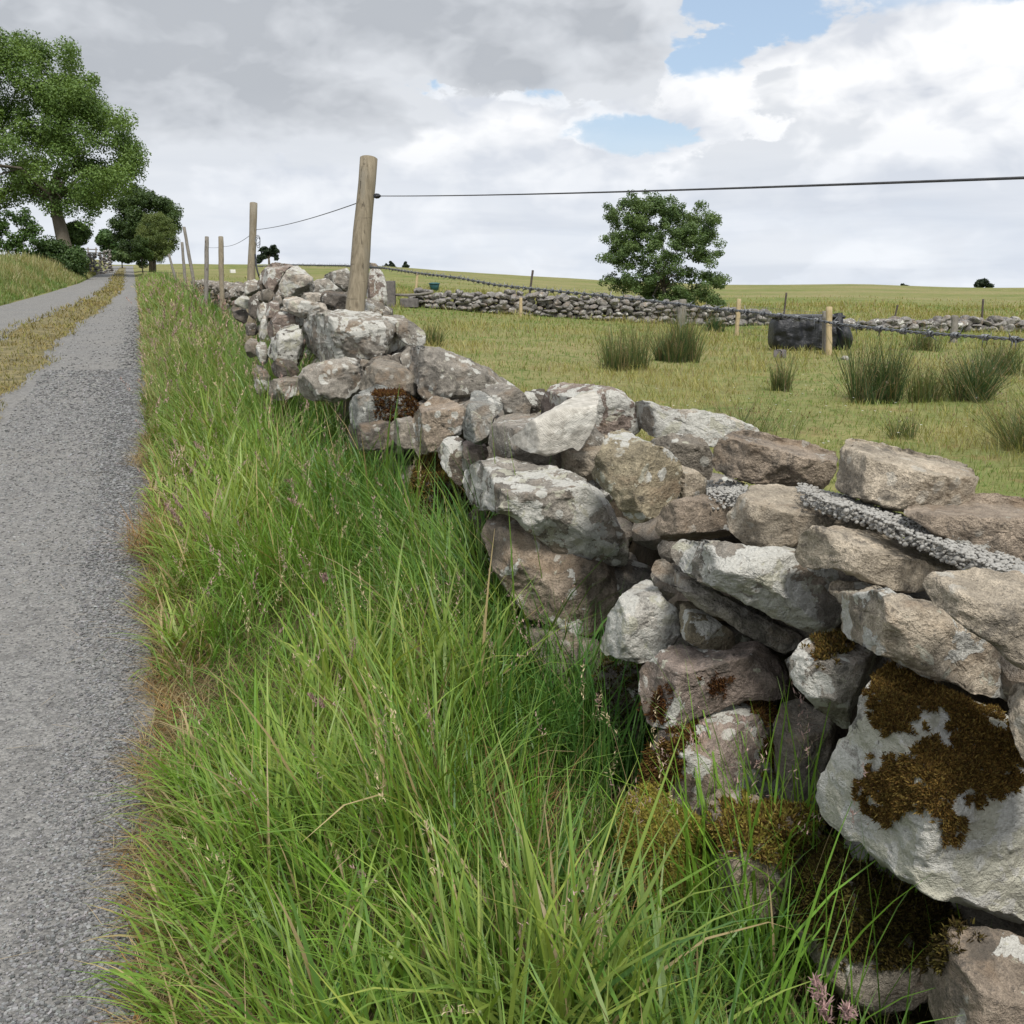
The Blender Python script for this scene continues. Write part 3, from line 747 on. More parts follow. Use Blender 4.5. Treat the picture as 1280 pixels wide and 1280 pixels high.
# ------------------------------------------------------------------ ground, road, sky, light, camera
def grid_sheet(name, xs, ys, zf, mat, kind='structure'):
    X, Y = np.meshgrid(xs, ys); Z = zf(X, Y)
    V = np.stack([X, Y, Z], -1).reshape(-1, 3); n = len(xs)
    i = (np.arange(len(ys)-1)[:, None]*n + np.arange(n-1)[None]).ravel()
    Fq = np.stack([i, i+1, i+n+1, i+n], 1)
    o = mesh(name, V, Fq, mat, None, origin=(0, 0, 0)); o['kind'] = kind
    return o
def geo(a, b, n): return np.geomspace(a, b, n)
xs = np.r_[-geo(6, 4000, 50)[::-1], np.linspace(-5.9, 4, 90), geo(4.15, 4000, 80)]
ys = np.r_[-geo(10, 1500, 20)[::-1], np.linspace(-9, 12, 110), geo(12.3, 5000, 150)]
def gz(X, Y):
    z = ground(X, Y)
    c = sstep(-.12, .08, X-road_l(Y))*sstep(-.02, -.2, X-road_r(Y))*(Y < 180)
    return z - .06*c
go = grid_sheet('ground', xs, ys, gz, M['ground']); go['label'] = 'rough grazed field and verge ground'
ysr = np.r_[np.linspace(-30, 0, 20), np.linspace(.2, 12, 80), geo(12.2, 175, 120)]
def ribbon(name, lf, rf, ys, n, dz, mat):
    u = np.linspace(0, 1, n); V = []
    for y in ys:
        x = lf(y) + (rf(y)-lf(y))*u
        V.append(np.stack([x, np.full(n, y), ground(x, np.full(n, y))+dz(u, y)], 1))
    V = np.concatenate(V); i = (np.arange(len(ys)-1)[:, None]*n + np.arange(n-1)[None]).ravel()
    o = mesh(name, V, np.stack([i, i+1, i+n+1, i+n], 1), mat, None, origin=(0, 0, 0)); o['kind'] = 'structure'
    return o
edge_w = lambda y: .014*np.sin(y*2.1)+.012*np.sin(y*5.3+1)
ribbon('road', lambda y: road_l(y)-.05, lambda y: road_r(y)+.05+edge_w(y), ysr, 30, lambda u, y: .004+.02*np.sin(u*math.pi)-.03*sstep(.96, 1, u), M['road'])
wb = lambda y: .07*np.sin(y*.9)+.05*np.sin(y*2.3+2)+.03*np.sin(y*5.1)
ribbon('grass_strip', lambda y: strip_l(y)+wb(y+9), lambda y: strip_r(y)+wb(y), np.r_[np.linspace(-5, 12, 60), geo(12.2, 150, 160)], 9, lambda u, y: -.03+.078*np.sin(u*math.pi)**.35, M['strip'])

# sky: Nishita blue with a broken layer of procedural cloud, keyed on direction only
SUN_EL, SUN_AZ = R(56), R(188)          # azimuth from +Y towards +X
w_ = bpy.data.worlds.new('World'); S.world = w_; w_.cycles.sampling_method = 'MANUAL'; w_.cycles.sample_map_resolution = 512; w_.use_nodes = True
nt = w_.node_tree; nt.nodes.clear(); w = NT(nt)
tc = w.n('ShaderNodeTexCoord'); d = tc.outputs['Generated']
sky = w.n('ShaderNodeTexSky'); sky.sky_type = 'NISHITA'; sky.sun_disc = False
sky.sun_elevation = SUN_EL; sky.sun_rotation = SUN_AZ; sky.air_density = 1.0; sky.dust_density = 1.2; sky.ozone_density = 1.5
sx = w.n('ShaderNodeSeparateXYZ', Vector=d)
z = w.math('MAXIMUM', sx.outputs[2], 0.0)
cv = w.n('ShaderNodeVectorMath', {'operation': 'MULTIPLY'}); w.set(cv.inputs[0], d); cv.inputs[1].default_value = (1, 1, 1.75)
cvv = cv.outputs[0]
def dirv(px, py):
    v = ray(px, py); return v/np.linalg.norm(v)
def blob(px, py, r0, r1):
    return w.step(w.vmath('DISTANCE', d, tuple(dirv(px, py))), r1, r0)
def ell(px, py, wx, wy, soft=1.0):
    """soft elliptical region of the sky, wx wide and wy high (in frame pixels at that bearing)"""
    c = dirv(px, py); r_ = np.array([math.cos(math.atan2(c[0], c[1])), -math.sin(math.atan2(c[0], c[1])), 0]); u_ = np.cross(r_, c)
    dd = w.vmath('SUBTRACT', d, tuple(c))
    a = w.math('MULTIPLY', w.vmath('DOT_PRODUCT', dd, tuple(r_)), F/wx); b = w.math('MULTIPLY', w.vmath('DOT_PRODUCT', dd, tuple(u_)), F/wy)
    front = w.math('GREATER_THAN', w.vmath('DOT_PRODUCT', d, tuple(c)), 0)
    q = w.math('SQRT', w.math('ADD', w.math('MULTIPLY', a, a), w.math('MULTIPLY', b, b)))
    return w.math('MULTIPLY', w.step(q, 1.0+.5*soft, 1.0-.6*soft), front)
def sub(a, b): return w.math('SUBTRACT', a, b)
def mul(a, b): return w.math('MULTIPLY', a, b)
def add(a, b): return w.math('ADD', a, b)
warp = w.vmath('ADD', cvv, w.vmath('SCALE', w.vmath('SUBTRACT', w.noise(cvv, 7, 3, .55, 0, 1), (.5, .5, .5)), .07))
def puffs(vec, sc):
    nd = w.n('ShaderNodeTexVoronoi', {'feature': 'F1', 'normalize': True}, Vector=vec, Scale=sc, Detail=3.0, Roughness=.55, Lacunarity=2.2)
    return sub(.75, nd.outputs[0])
v0 = w.vmath('ADD', warp, (3, 1, 2)); v1 = w.vmath('ADD', v0, (.004, -.014, .04))
A0, A1 = [sub(w.noise(v, 4.4, 6, .52), .5) for v in (v0, v1)]
P0_, P1_ = [puffs(v, 9.0) for v in (v0, v1)]
def field(an, ap):
    return add(mul(A0, an), mul(P0_, ap)), add(mul(sub(A0, A1), an), mul(sub(P0_, P1_), ap))
def region(lst):
    o = None
    for (px, py, wx, wy, k, sf) in lst:
        e = mul(ell(px, py, wx, wy, sf), k); o = e if o is None else w.math('MAXIMUM', o, e)
    return o
blue = w.mix(.5, sky.outputs[0], (3.9, 4.8, 5.9))
c = blue
# a broken pale sheet
f1, r1 = field(2.2, .5)
gap = region([(1000, 20, 240, 46, 1.0, 1.3), (800, 168, 140, 24, .95, 1.3), (610, 112, 140, 22, .72, 1.3), (880, 85, 60, 60, .8, 1.3), (1180, 0, 220, 34, 1.0, 1.3), (330, 180, 60, 26, .4, 1.3), (680, 200, 60, 14, .35, 1.3)])
gap = w.step(sub(gap, mul(sub(w.noise(warp, 13, 6, .6), .5), 2.6)), .22, 1.02)
m1 = w.step(sub(add(f1, .80), mul(gap, 1.15)), -.12, .48)
c = w.mix(m1, c, w.mix(w.lin(r1, -.16, .16, 0, 1), (4.7, 5.05, 5.6), (6.7, 6.85, 7.05)))
# white cumulus
f2, r2 = field(2.0, 1.0)
reg2 = region([(1120, 125, 270, 88, 1.15, .9), (430, 165, 130, 42, .95, 1.1), (240, 190, 120, 36, .85, 1.1), (60, 170, 160, 40, .55, 1.2), (575, 185, 120, 40, .85, 1.1), (740, 225, 160, 36, .8, 1.1), (960, 215, 240, 40, .85, 1.1), (330, 238, 160, 26, .66, 1.1), (600, 262, 260, 24, .6, 1.2), (1500, 120, 260, 120, .9, 1.2), (-300, 150, 250, 70, .7, 1.2)])
g2 = sub(add(reg2, f2), mul(gap, .55))
m2 = w.step(g2, .46, .70)
sh2 = w.lin(add(r2, mul(sub(reg2, .5), .28)), -.14, .20, 0, 1)
c = w.mix(m2, c, w.mix(sh2, (4.7, 4.95, 5.4), (7.0, 7.05, 7.15)))
# the grey mass overhead
f3, r3 = field(-1.45, 1.0)
reg3 = region([(430, 5, 400, 82, 1.1, .8), (665, 46, 165, 62, 1.15, .7), (100, 90, 330, 85, 1.05, .9), (-350, 60, 350, 150, 1.0, 1.0), (560, -220, 900, 160, .9, 1.0)])
g3 = sub(add(reg3, f3), mul(gap, .6))
m3 = mul(w.step(g3, .48, .64), .96)
sh3 = w.lin(add(mul(r3, 1.0), mul(sub(.9, reg3), .35)), -.16, .22, 0, 1)
c = w.mix(m3, c, w.mix(sh3, (3.35, 3.55, 3.85), (5.1, 5.3, 5.6)))
# flat pale bands towards the horizon
f4 = w.noise(w.vmath('MULTIPLY', d, (3, 3, 26)), 1.4, 5, .5, .4)
low = w.step(z, .17, .035)
c = w.mix(mul(low, .62), c, w.mix(w.lin(f4, .38, .62, 0, 1), (4.7, 5.1, 5.75), (5.9, 6.2, 6.65)))
skyc = c
bg = w.n('ShaderNodeBackground', Color=skyc, Strength=.1)
out = w.n('ShaderNodeOutputWorld'); nt.links.new(bg.outputs[0], out.inputs[0])

sd = bpy.data.lights.new('sun', 'SUN'); sd.energy = 2.6; sd.angle = R(12); sd.color = (1, .945, .86)
so = bpy.data.objects.new('sun', sd); COL.objects.link(so)
sv = Vector((math.sin(SUN_AZ)*math.cos(SUN_EL), math.cos(SUN_AZ)*math.cos(SUN_EL), math.sin(SUN_EL)))
so.rotation_euler = sv.to_track_quat('Z', 'Y').to_euler(); so.location = (20, -10, 40)

cd = bpy.data.cameras.new('camera'); cam = bpy.data.objects.new('camera', cd); COL.objects.link(cam)
cd.sensor_width = 36; cd.sensor_fit = 'HORIZONTAL'; cd.lens = 36.0; cd.clip_end = 12000; cd.clip_start = .05
from mathutils import Matrix
mw = Matrix(((rt[0], up[0], -fw[0], O[0]), (rt[1], up[1], -fw[1], O[1]), (rt[2], up[2], -fw[2], O[2]), (0, 0, 0, 1)))
cam.matrix_world = mw; S.camera = cam
S.view_settings.view_transform = 'Standard'; S.view_settings.look = 'None'; S.view_settings.gamma = 1; S.view_settings.exposure = .55
try: S.view_settings.use_curve_mapping = False
except Exception: pass
S.cycles.use_denoising = True
S.cycles.max_bounces = 6; S.cycles.transparent_max_bounces = 4; S.cycles.diffuse_bounces = 3; S.cycles.glossy_bounces = 2
S.cycles.transmission_bounces = 3
# ------------------------------------------------------------------ grasses
def blades(base, L, W, az, lean, bend, col, Sg=4, twist=.6, tipmul=1.15):
    """curved tapering grass blades; returns V, quads, colours"""
    n = len(base); az = np.asarray(az)
    d = np.stack([np.sin(az), np.cos(az), np.zeros(n)], 1)
    tw = az + math.pi/2 + rng.normal(0, twist, n)
    side = np.stack([np.sin(tw), np.cos(tw), np.zeros(n)], 1)
    P = base.copy(); pts = [P.copy()]
    for s in range(1, Sg+1):
        u = (s-.5)/Sg
        a = np.minimum(lean + bend*u**1.25, 2.5)
        P = P + (L/Sg)[:, None]*(np.sin(a)[:, None]*d + np.cos(a)[:, None]*np.array([0, 0, 1.]))
        pts.append(P.copy())
    V = []; C = []
    for s, p in enumerate(pts):
        u = s/Sg
        wd = W*(0.75+.25*math.sin(u*math.pi))*(1-u**2.4) + W*.06
        V += [p - side*wd[:, None]/2, p + side*wd[:, None]/2]
        cc = col*(1 + (tipmul-1)*(u-.4))
        C += [cc, cc]
    k = 2*(Sg+1)
    V = np.stack(V, 1).reshape(-1, 3); C = np.stack(C, 1).reshape(-1, 3)
    i = (np.arange(n)*k)[:, None, None] + np.arange(Sg)[None, :, None]*2 + np.array([0, 1, 3, 2])[None, None]
    return V, i.reshape(-1, 4), np.clip(C, 0, 1)
def pack(lst):
    Vs, Fs, Cs, n = [], [], [], 0
    for V, Fq, C in lst:
        Vs.append(V); Fs.append(Fq+n); Cs.append(C); n += len(V)
    return np.concatenate(Vs), np.concatenate(Fs), np.concatenate(Cs)
def gpos(x, y): return np.stack([x, y, ground(x, y)], 1)
GREEN = np.array([.138, .272, .036]); YEL = np.array([.275, .335, .07]); DEEP = np.array([.058, .155, .036]); STRAW = np.array([.40, .32, .17]); OLIVE = np.array([.17, .21, .07])
def mixc(a, b, t): return a*(1-t)[:, None] + b*t[:, None]

# verge between lane and wall
def verge_edge_l(y): return road_r(y) - .02 + edge_w(y) + n2(y*0, y, 2.2, 2, 4)*.06
def verge_edge_r(y): return wall_x(y) + .0
bl = []
for (y0, y1, dens, lmul, wmul) in ((.7, 2.0, 4300, 1, 1.25), (2.0, 3.2, 4300, 1, 1.3), (3.2, 5, 3400, 1, 1.4), (5, 8, 2500, 1, 1.7), (8, 13, 1700, 1.05, 2.2), (13, 24, 900, 1.05, 3.2), (24, 70, 220, 1.1, 7)):
    n = int((y1-y0)*1.45*dens)
    y = rng.uniform(y0, y1, n); xl = verge_edge_l(y); xr = verge_edge_r(y) + .05 - .22*sstep(2.1, 1.5, y)
    u = rng.random(n)**.95
    x = xl + (xr-xl)*u
    cl = n2(x, y, 3.2, 3, 1); c2 = n2(x, y, 1.1, 2, 2); c3 = n2(x, y, 7, 2, 6)
    keep = rng.random(n) < np.clip(.72 + 1.1*cl, .22, 1)
    x, y, u, cl, c2, c3 = x[keep], y[keep], u[keep], cl[keep], c2[keep], c3[keep]; n = len(x)
    hprof = np.interp(u, [0, .08, .3, .75, .93, 1], [.13, .20, .32, .40, .44, .34])
    L = hprof*(1 + .7*cl + .45*c2)*rng.uniform(.55, 1.35, n)*lmul
    Wd = rng.uniform(.0018, .0046, n)*(1+.5*np.clip(c2+.1, 0, 1))*wmul
    wide = rng.random(n) < np.clip(.26 + c2, .08, .6)*(y < 9); Wd[wide] *= 1.9; L[wide] *= 1.1
    L *= 1 - .55*sstep(.55, .85, u)*sstep(2.9, 2.2, y)
    az = rng.uniform(0, 2*math.pi, n)
    # overall sweep: away from the wall, over the lane edge, swirled by patches
    sw = -math.pi/2 + 5*c2 + 2.2*c3
    az = np.where(rng.random(n) < np.interp(u, [0, .4, 1], [.8, .5, .35]), sw + rng.normal(0, .7, n), az)
    lean = np.abs(rng.normal(.22, .2, n)) + np.interp(u, [0, .12, .4], [.30, .22, .0]); bend = np.abs(rng.normal(.85, .6, n))
    t = np.clip(.30 + c2*.9 + rng.normal(0, .25, n), 0, 1); col = mixc(np.tile(GREEN, (n, 1)), np.tile(YEL, (n, 1)), t)
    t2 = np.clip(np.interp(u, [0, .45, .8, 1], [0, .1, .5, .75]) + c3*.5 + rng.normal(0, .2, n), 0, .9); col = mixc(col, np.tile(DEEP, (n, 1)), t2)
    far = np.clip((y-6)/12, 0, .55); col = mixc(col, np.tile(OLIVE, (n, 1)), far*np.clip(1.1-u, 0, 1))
    dry = rng.random(n) < np.interp(u, [0, .06, .2, 1], [.5, .22, .07, .045])
    col[dry] = STRAW*rng.uniform(.6, 1.15, (dry.sum(), 1))
    col = col*rng.uniform(.75, 1.2, (n, 1))
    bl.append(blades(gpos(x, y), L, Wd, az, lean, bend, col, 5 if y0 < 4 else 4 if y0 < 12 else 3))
# tall sheaves against the wall foot
def sheaf(px, py, n, rad, Lm, Wm, lean=.12, colr=GREEN, az0=None, dz=0):
    P, t = hit(px, py)
    a = rng.uniform(0, 6.28, n); r_ = rad*np.sqrt(rng.random(n)); x = P[0]+r_*np.cos(a); y = P[1]+r_*np.sin(a)
    L = Lm*rng.uniform(.45, 1.1, n); az = rng.uniform(0, 6.28, n) if az0 is None else az0 + rng.normal(0, .7, n)
    col = np.tile(colr, (n, 1))*rng.uniform(.7, 1.3, (n, 1))*np.array([1, 1, 1]) + rng.uniform(0, .04, (n, 1))*np.array([1, .8, .1])
    return blades(gpos(x, y), L, Wm*rng.uniform(.5, 1.2, n), az, np.abs(rng.normal(lean, .12, n)), np.abs(rng.normal(.6, .5, n)), col, 6)
for (px, py, n, rad, L, W, ln) in ((915, 1170, 60, .13, .62, .007, .10), (960, 1190, 55, .12, .60, .007, .1), (860, 1180, 45, .12, .45, .006, .2), (1000, 1230, 40, .1, .5, .006, .12), (730, 960, 160, .2, .5, .006, .15),
                               (690, 880, 150, .2, .46, .006, .15), (640, 810, 150, .2, .42, .006, .15), (760, 1010, 120, .15, .5, .006, .12), (590, 740, 160, .2, .4, .006, .15), (1080, 1260, 26, .1, .55, .005, .1), (1170, 1275, 14, .1, .45, .004, .1), (1250, 1300, 14, .1, .45, .004, .1),
                               (640, 960, 150, .2, .42, .0075, .25), (540, 1010, 150, .25, .40, .008, .3), (420, 1080, 120, .2, .36, .009, .4), (640, 1180, 100, .18, .38, .008, .3), (300, 1010, 90, .16, .30, .009, .5), (500, 1200, 80, .15, .34, .009, .35), (330, 1180, 70, .14, .3, .009, .5)):
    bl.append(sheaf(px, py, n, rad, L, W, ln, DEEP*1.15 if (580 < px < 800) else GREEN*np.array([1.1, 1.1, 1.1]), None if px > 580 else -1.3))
for (X_, Y_, n, L, W) in ((1.04, 1.5, 22, .55, .006), (1.12, 1.68, 22, .5, .006), (1.0, 1.28, 20, .55, .006), (1.13, 1.36, 16, .5, .005), (1.16, 1.2, 10, .55, .005), (1.2, 1.5, 10, .45, .004)):
    x = X_+rng.normal(0, .05, n); y = Y_+rng.normal(0, .07, n); L_ = L*rng.uniform(.5, 1.1, n)
    bl.append(blades(gpos(x, y), L_, W*rng.uniform(.5, 1.2, n), rng.uniform(0, 6.28, n), np.abs(rng.normal(.1, .1, n)), np.abs(rng.normal(.6, .5, n)), np.tile(GREEN, (n, 1))*rng.uniform(.7, 1.3, (n, 1)), 6))
V, Fq, C = pack(bl)
o = mesh('verge_grass', V, Fq, M['grass'], None, origin=(0, 0, 0), smooth=True, col=C); tag(o, 'long lush green grass filling the verge between lane and stone wall', 'grass', kind='stuff')
print('verge quads', len(Fq))

# dry thatch lying along the lane edge and under the grass
bl = []
n = 17000; y = .8 + 8.5*rng.random(n)**1.5; u = np.abs(rng.normal(0, .12, n)); x = verge_edge_l(y) - .05 + u + n2(y*0, y, 1.4, 2, 8)*.10
col = np.tile(STRAW, (n, 1))*rng.uniform(.35, 1.15, (n, 1)); rust = rng.random(n) < .35; col[rust] *= np.array([.85, .62, .42])
bl.append(blades(gpos(x, y)+np.array([0, 0, .01]), rng.uniform(.05, .17, n), rng.uniform(.001, .0026, n), rng.uniform(0, 6.28, n), rng.normal(1.25, .25, n), rng.normal(.25, .35, n), col, 3))
n = 9000; y = rng.uniform(.8, 7, n); x = verge_edge_l(y) + rng.uniform(.1, 1.3, n)
col = np.tile(STRAW*.7, (n, 1))*rng.uniform(.35, 1.1, (n, 1))
bl.append(blades(gpos(x, y)+np.array([0, 0, .02]), rng.uniform(.08, .25, n), rng.uniform(.001, .003, n), rng.uniform(0, 6.28, n), rng.normal(1.05, .35, n), rng.normal(.3, .4, n), col, 3))
# brown tussock patches seen in the photograph
for (px, py, nn, rad) in ((430, 600, 700, .35), (390, 640, 400, .25), (600, 1060, 260, .2), (660, 1200, 260, .2), (200, 700, 250, .15)):
    P, t = hit(px, py); a = rng.uniform(0, 6.28, nn); r_ = rad*np.sqrt(rng.random(nn)); x = P[0]+r_*np.cos(a); y = P[1]+r_*np.sin(a)
    col = np.tile(np.array([.30, .18, .08]), (nn, 1))*rng.uniform(.4, 1.3, (nn, 1))
    bl.append(blades(gpos(x, y)+np.array([0, 0, .05]), rng.uniform(.12, .32, nn), rng.uniform(.0012, .003, nn)*max(1, t/4), rng.uniform(0, 6.28, nn), np.abs(rng.normal(.5, .4, nn)), np.abs(rng.normal(.8, .5, nn)), col, 3))
# loose straws on the tarmac
n = 70; y = rng.uniform(1.4, 8, n); x = road_r(y) - rng.uniform(.02, .9, n)
bl.append(blades(gpos(x, y)+np.array([0, 0, .030]), rng.uniform(.04, .14, n), np.full(n, .0016), rng.uniform(0, 6.28, n), np.full(n, 1.52), rng.normal(0.06, .03, n), np.tile(np.array([.42, .34, .22]), (n, 1)), 3))
V, Fq, C = pack(bl)
o = mesh('dry_grass', V, Fq, M['straw'], None, origin=(0, 0, 0), col=C); tag(o, 'dead straw-coloured grass lying along the lane edge and in the verge', 'dry grass', kind='stuff')

# flowering stalks: thin stems with feathery panicles
def stalks(x, y, H, pink, sc=1.0, Wm=1.0, heavy=1.0):
    n = len(x); out = []
    az = rng.uniform(0, 6.28, n); lean = np.abs(rng.normal(.12, .12, n)); bend = np.abs(rng.normal(.35, .25, n))
    B = gpos(x, y)
    stem = mixc(np.tile(np.array([.22, .25, .08]), (n, 1)), np.tile(np.array([.36, .27, .15]), (n, 1)), rng.random(n))
    out.append(blades(B, H, np.full(n, .0013*Wm), az, lean, bend, stem, 5, 3.0))
    Vs = out[0][0].reshape(n, 12, 3); tip = (Vs[:, 10]+Vs[:, 11])/2; mid = (Vs[:, 8]+Vs[:, 9])/2
    m = 26
    f = rng.random((n, m)); P = mid[:, None]*(1-f)[..., None]*1.0 + tip[:, None]*f[..., None]
    ln = tip-mid; hl = np.linalg.norm(ln, axis=1)
    sp = (.16+.0*f)*hl[:, None]*(1.15-f)*rng.uniform(.2, 1, (n, m))*heavy
    P = P + rng.normal(0, 1, (n, m, 3))*sp[..., None]*.6
    pc = np.where(rng.random((n, 1)) < pink, np.array([[.40, .28, .25]]), np.array([[.46, .38, .24]]))
    cc = np.repeat(pc, m, 0)*rng.uniform(.6, 1.35, (n*m, 1))
    out.append(blades(P.reshape(-1, 3), rng.uniform(.006, .013, n*m)*sc, rng.uniform(.0018, .0032, n*m)*Wm, np.repeat(az, m)+rng.normal(0, 1.2, n*m), np.abs(rng.normal(.6, .5, n*m)), rng.normal(.3, .3, n*m), cc, 2))
    return out
bl = []
n = 90; y = rng.uniform(1.3, 4, n); x = verge_edge_l(y)+rng.uniform(.15, 1.2, n); bl += stalks(x, y, rng.uniform(.35, .6, n), .5)
n = 150; y = rng.uniform(3.5, 8, n); x = verge_edge_l(y)+rng.uniform(.05, 1.2, n); bl += stalks(x, y, rng.uniform(.35, .62, n), .7, 1.5, 1.5)
n = 230; y = rng.uniform(7, 16, n); x = verge_edge_l(y)+rng.uniform(.05, 1.5, n); bl += stalks(x, y, rng.uniform(.45, .75, n), .65, 2.3, 2.4)
n = 200; y = rng.uniform(15, 45, n); x = verge_edge_l(y)+rng.uniform(.05, 1.8, n); bl += stalks(x, y, rng.uniform(.5, .85, n), .6, 4, 5)
for (px, py, n, H) in ((905, 1200, 5, .55), (985, 1190, 5, .62), (880, 1170, 4, .48), (1060, 1240, 4, .6), (1140, 1270, 3, .6), (590, 900, 8, .5), (560, 860, 5, .5)):
    P, t = hit(px, py); bl += stalks(P[0]+rng.normal(0, .05, n), P[1]+rng.normal(0, .05, n), rng.uniform(.85, 1.1, n)*H, .8, 1.1, 1.0, 1.5)
# dense soft purple heads
for (px, py, sc) in ((405, 725, 1), (325, 548, 1), (240, 588, 1), (262, 650, 1), (225, 632, 1.2), (368, 605, 1), (372, 632, 1), (215, 640, 1), (225, 655, 1), (250, 560, 1), (440, 816, .8), (1030, 1262, 1.0), (1060, 1270, .9), (400, 880, .8)):
    P, t = hit(px, py, .3)
    base = np.array([P[0], P[1], P[2]]); n = 120
    ax = np.array([rng.normal(-.4, .4), rng.normal(0, .4), rng.uniform(.4, 1)]); ax /= np.linalg.norm(ax)
    f = rng.random(n); Q = base + ax*(f[:, None]-.3)*.075*sc + rng.normal(0, .007*sc, (n, 3))*(np.sin(f*3.1)[:, None])
    cc = np.tile(np.array([.38, .25, .24]), (n, 1))*rng.uniform(.6, 1.3, (n, 1))
    bl.append(blades(Q, np.full(n, .014*sc), np.full(n, .0035*sc), rng.uniform(0, 6.28, n), np.abs(rng.normal(.5, .4, n)), rng.normal(.2, .3, n), cc, 2))
    bl.append(blades(np.array([[P[0], P[1], float(ground(P[0], P[1]))]]), np.array([.36]), np.array([.002]), np.array([rng.uniform(0, 6)]), np.array([.05]), np.array([.1]), np.array([[.3, .27, .12]]), 5))
V, Fq, C = pack(bl)
o = mesh('seed_heads', V, Fq, M['straw'], None, origin=(0, 0, 0), col=C); tag(o, 'pinkish feathery seed heads on thin stalks above the verge grass', 'seed heads', kind='stuff')

# field turf beyond the wall, and long grass on the far side of the lane
bl = []
n = 260000
az = rng.uniform(R(-2), R(62), n); dd = 1/rng.uniform(1/90, 1/2.6, n); dd = np.where(rng.random(n) < .35, rng.uniform(8, 60, n), dd)
x = dd*np.sin(az); y = dd*np.cos(az); k = x > wall_x(y)+.55; k &= ((y < 45) | (x > 4))
x, y, dd = x[k], y[k], dd[k]; n = len(x)
c1 = 1.4*n2(x, y, .45, 3, 21); c2 = n2(x, y, 1.7, 2, 22)
L = rng.uniform(.04, .13, n)*(1+.9*np.clip(c1+.1, -.4, 1))*np.clip(dd/14, 1, 3.2)**.55; W = .0024*np.clip(dd/4, 1, 18)*rng.uniform(.6, 1.3, n)
t = np.clip(.5+c1*.9+rng.normal(0, .25, n), 0, 1)
col = mixc(np.tile(np.array([.125, .205, .04]), (n, 1)), np.tile(np.array([.30, .28, .10]), (n, 1)), t)
st = rng.random(n) < .16; col[st] = np.array([.30, .235, .12])*rng.uniform(.6, 1.1, (st.sum(), 1)); col *= rng.uniform(.75, 1.25, (n, 1))
bl.append(blades(gpos(x, y)-np.array([0, 0, .005]), L, W, rng.uniform(0, 6.28, n), np.abs(rng.normal(.4, .3, n)), np.abs(rng.normal(.6, .4, n)), col, 2))
V, Fq, C = pack(bl)
o = mesh('field_grass', V, Fq, M['grass'], None, origin=(0, 0, 0), col=C); tag(o, 'short grazed yellow-green turf of the field behind the wall', 'grass', kind='stuff')
bl = []
n = 60000; y = rng.uniform(10, 112, n); x = road_l(y) - .1 - np.abs(rng.normal(0, 2.6, n)) + n2(y*0, y, .5, 2, 3)*.15
u = road_l(y)-x; c1 = n2(x, y, .5, 3, 31)
L = np.interp(u, [0, .4, 1.5, 4], [.15, .3, .55, .7])*(1+.7*c1)*rng.uniform(.6, 1.25, n); W = .0022*y/3*rng.uniform(.5, 1.2, n)
t = np.clip(.34+c1+rng.normal(0, .3, n), 0, 1); col = mixc(np.tile(np.array([.13, .21, .05]), (n, 1)), np.tile(np.array([.33, .30, .15]), (n, 1)), t)*rng.uniform(.7, 1.2, (n, 1))
bl.append(blades(gpos(x, y), L, W, rng.uniform(0, 6.28, n), np.abs(rng.normal(.15, .15, n)), np.abs(rng.normal(.5, .4, n)), col, 3))
V, Fq, C = pack(bl)
o = mesh('bank_grass', V, Fq, M['grass'], None, origin=(0, 0, 0), col=C); tag(o, 'tall mixed grass on the bank along the far edge of the lane', 'grass', kind='stuff')
n = 60000; y = 1/rng.uniform(1/115, 1/2.5, n); u = rng.random(n); x = strip_l(y)+wb(y+9)+(strip_r(y)+wb(y)-strip_l(y)-wb(y+9))*u
c1 = n2(x, y, 1.5, 3, 41); k = rng.random(n) < np.clip(.6+c1*1.4, .1, 1); x, y, c1 = x[k], y[k], c1[k]; n = len(x)
col = mixc(np.tile(np.array([.19, .195, .05]), (n, 1)), np.tile(np.array([.28, .225, .09]), (n, 1)), np.clip(.40+c1*1.3+rng.normal(0, .3, n), 0, 1))*rng.uniform(.6, 1.15, (n, 1))
V, Fq, C = blades(gpos(x, y)+np.array([0, 0, .040]), rng.uniform(.025, .07, n)*np.clip(y/12, 1, 2.5), .003*np.clip(y/4, 1, 14)*rng.uniform(.6, 1.2, n), rng.uniform(0, 6.28, n), np.abs(rng.normal(.7, .4, n)), np.abs(rng.normal(.5, .4, n)), col, 2)
o = mesh('strip_grass', V, Fq, M['straw'], None, origin=(0, 0, 0), col=C); tag(o, 'short yellowish mossy growth along the middle of the lane', 'grass', kind='stuff')

# loose stone chips on the tarmac
n = 95000
y = 1/rng.uniform(1/34, 1/.9, n); y = np.where(rng.random(n) < .4, .9+14*rng.random(n)**1.6, y); off = np.where(rng.random(n) < .62, np.abs(rng.normal(0, .23, n)), rng.uniform(0, 1.25, n)); x = road_r(y) + .02 + edge_w(y) - off
s = rng.uniform(.0013, .0040, n)*np.clip(y/3.4, 1, 4)*np.where(off < .35, 1.15, .85)
bx = np.array([[a, b, c] for a in (-1, 1) for b in (-1, 1) for c in (-1, 1)], float)
V = bx[None]*rng.uniform(.55, 1.1, (n, 8, 3))*s[:, None, None]*np.stack([rng.uniform(.8, 1.5, n), rng.uniform(.7, 1.1, n), rng.uniform(.4, .8, n)], 1)[:, None]
a = rng.uniform(0, 6.28, n); ca, sa = np.cos(a)[:, None], np.sin(a)[:, None]
V = np.stack([V[..., 0]*ca-V[..., 1]*sa, V[..., 0]*sa+V[..., 1]*ca, V[..., 2]], -1)
uu = (x-road_l(y)+.05)/(road_r(y)-road_l(y)+.1)
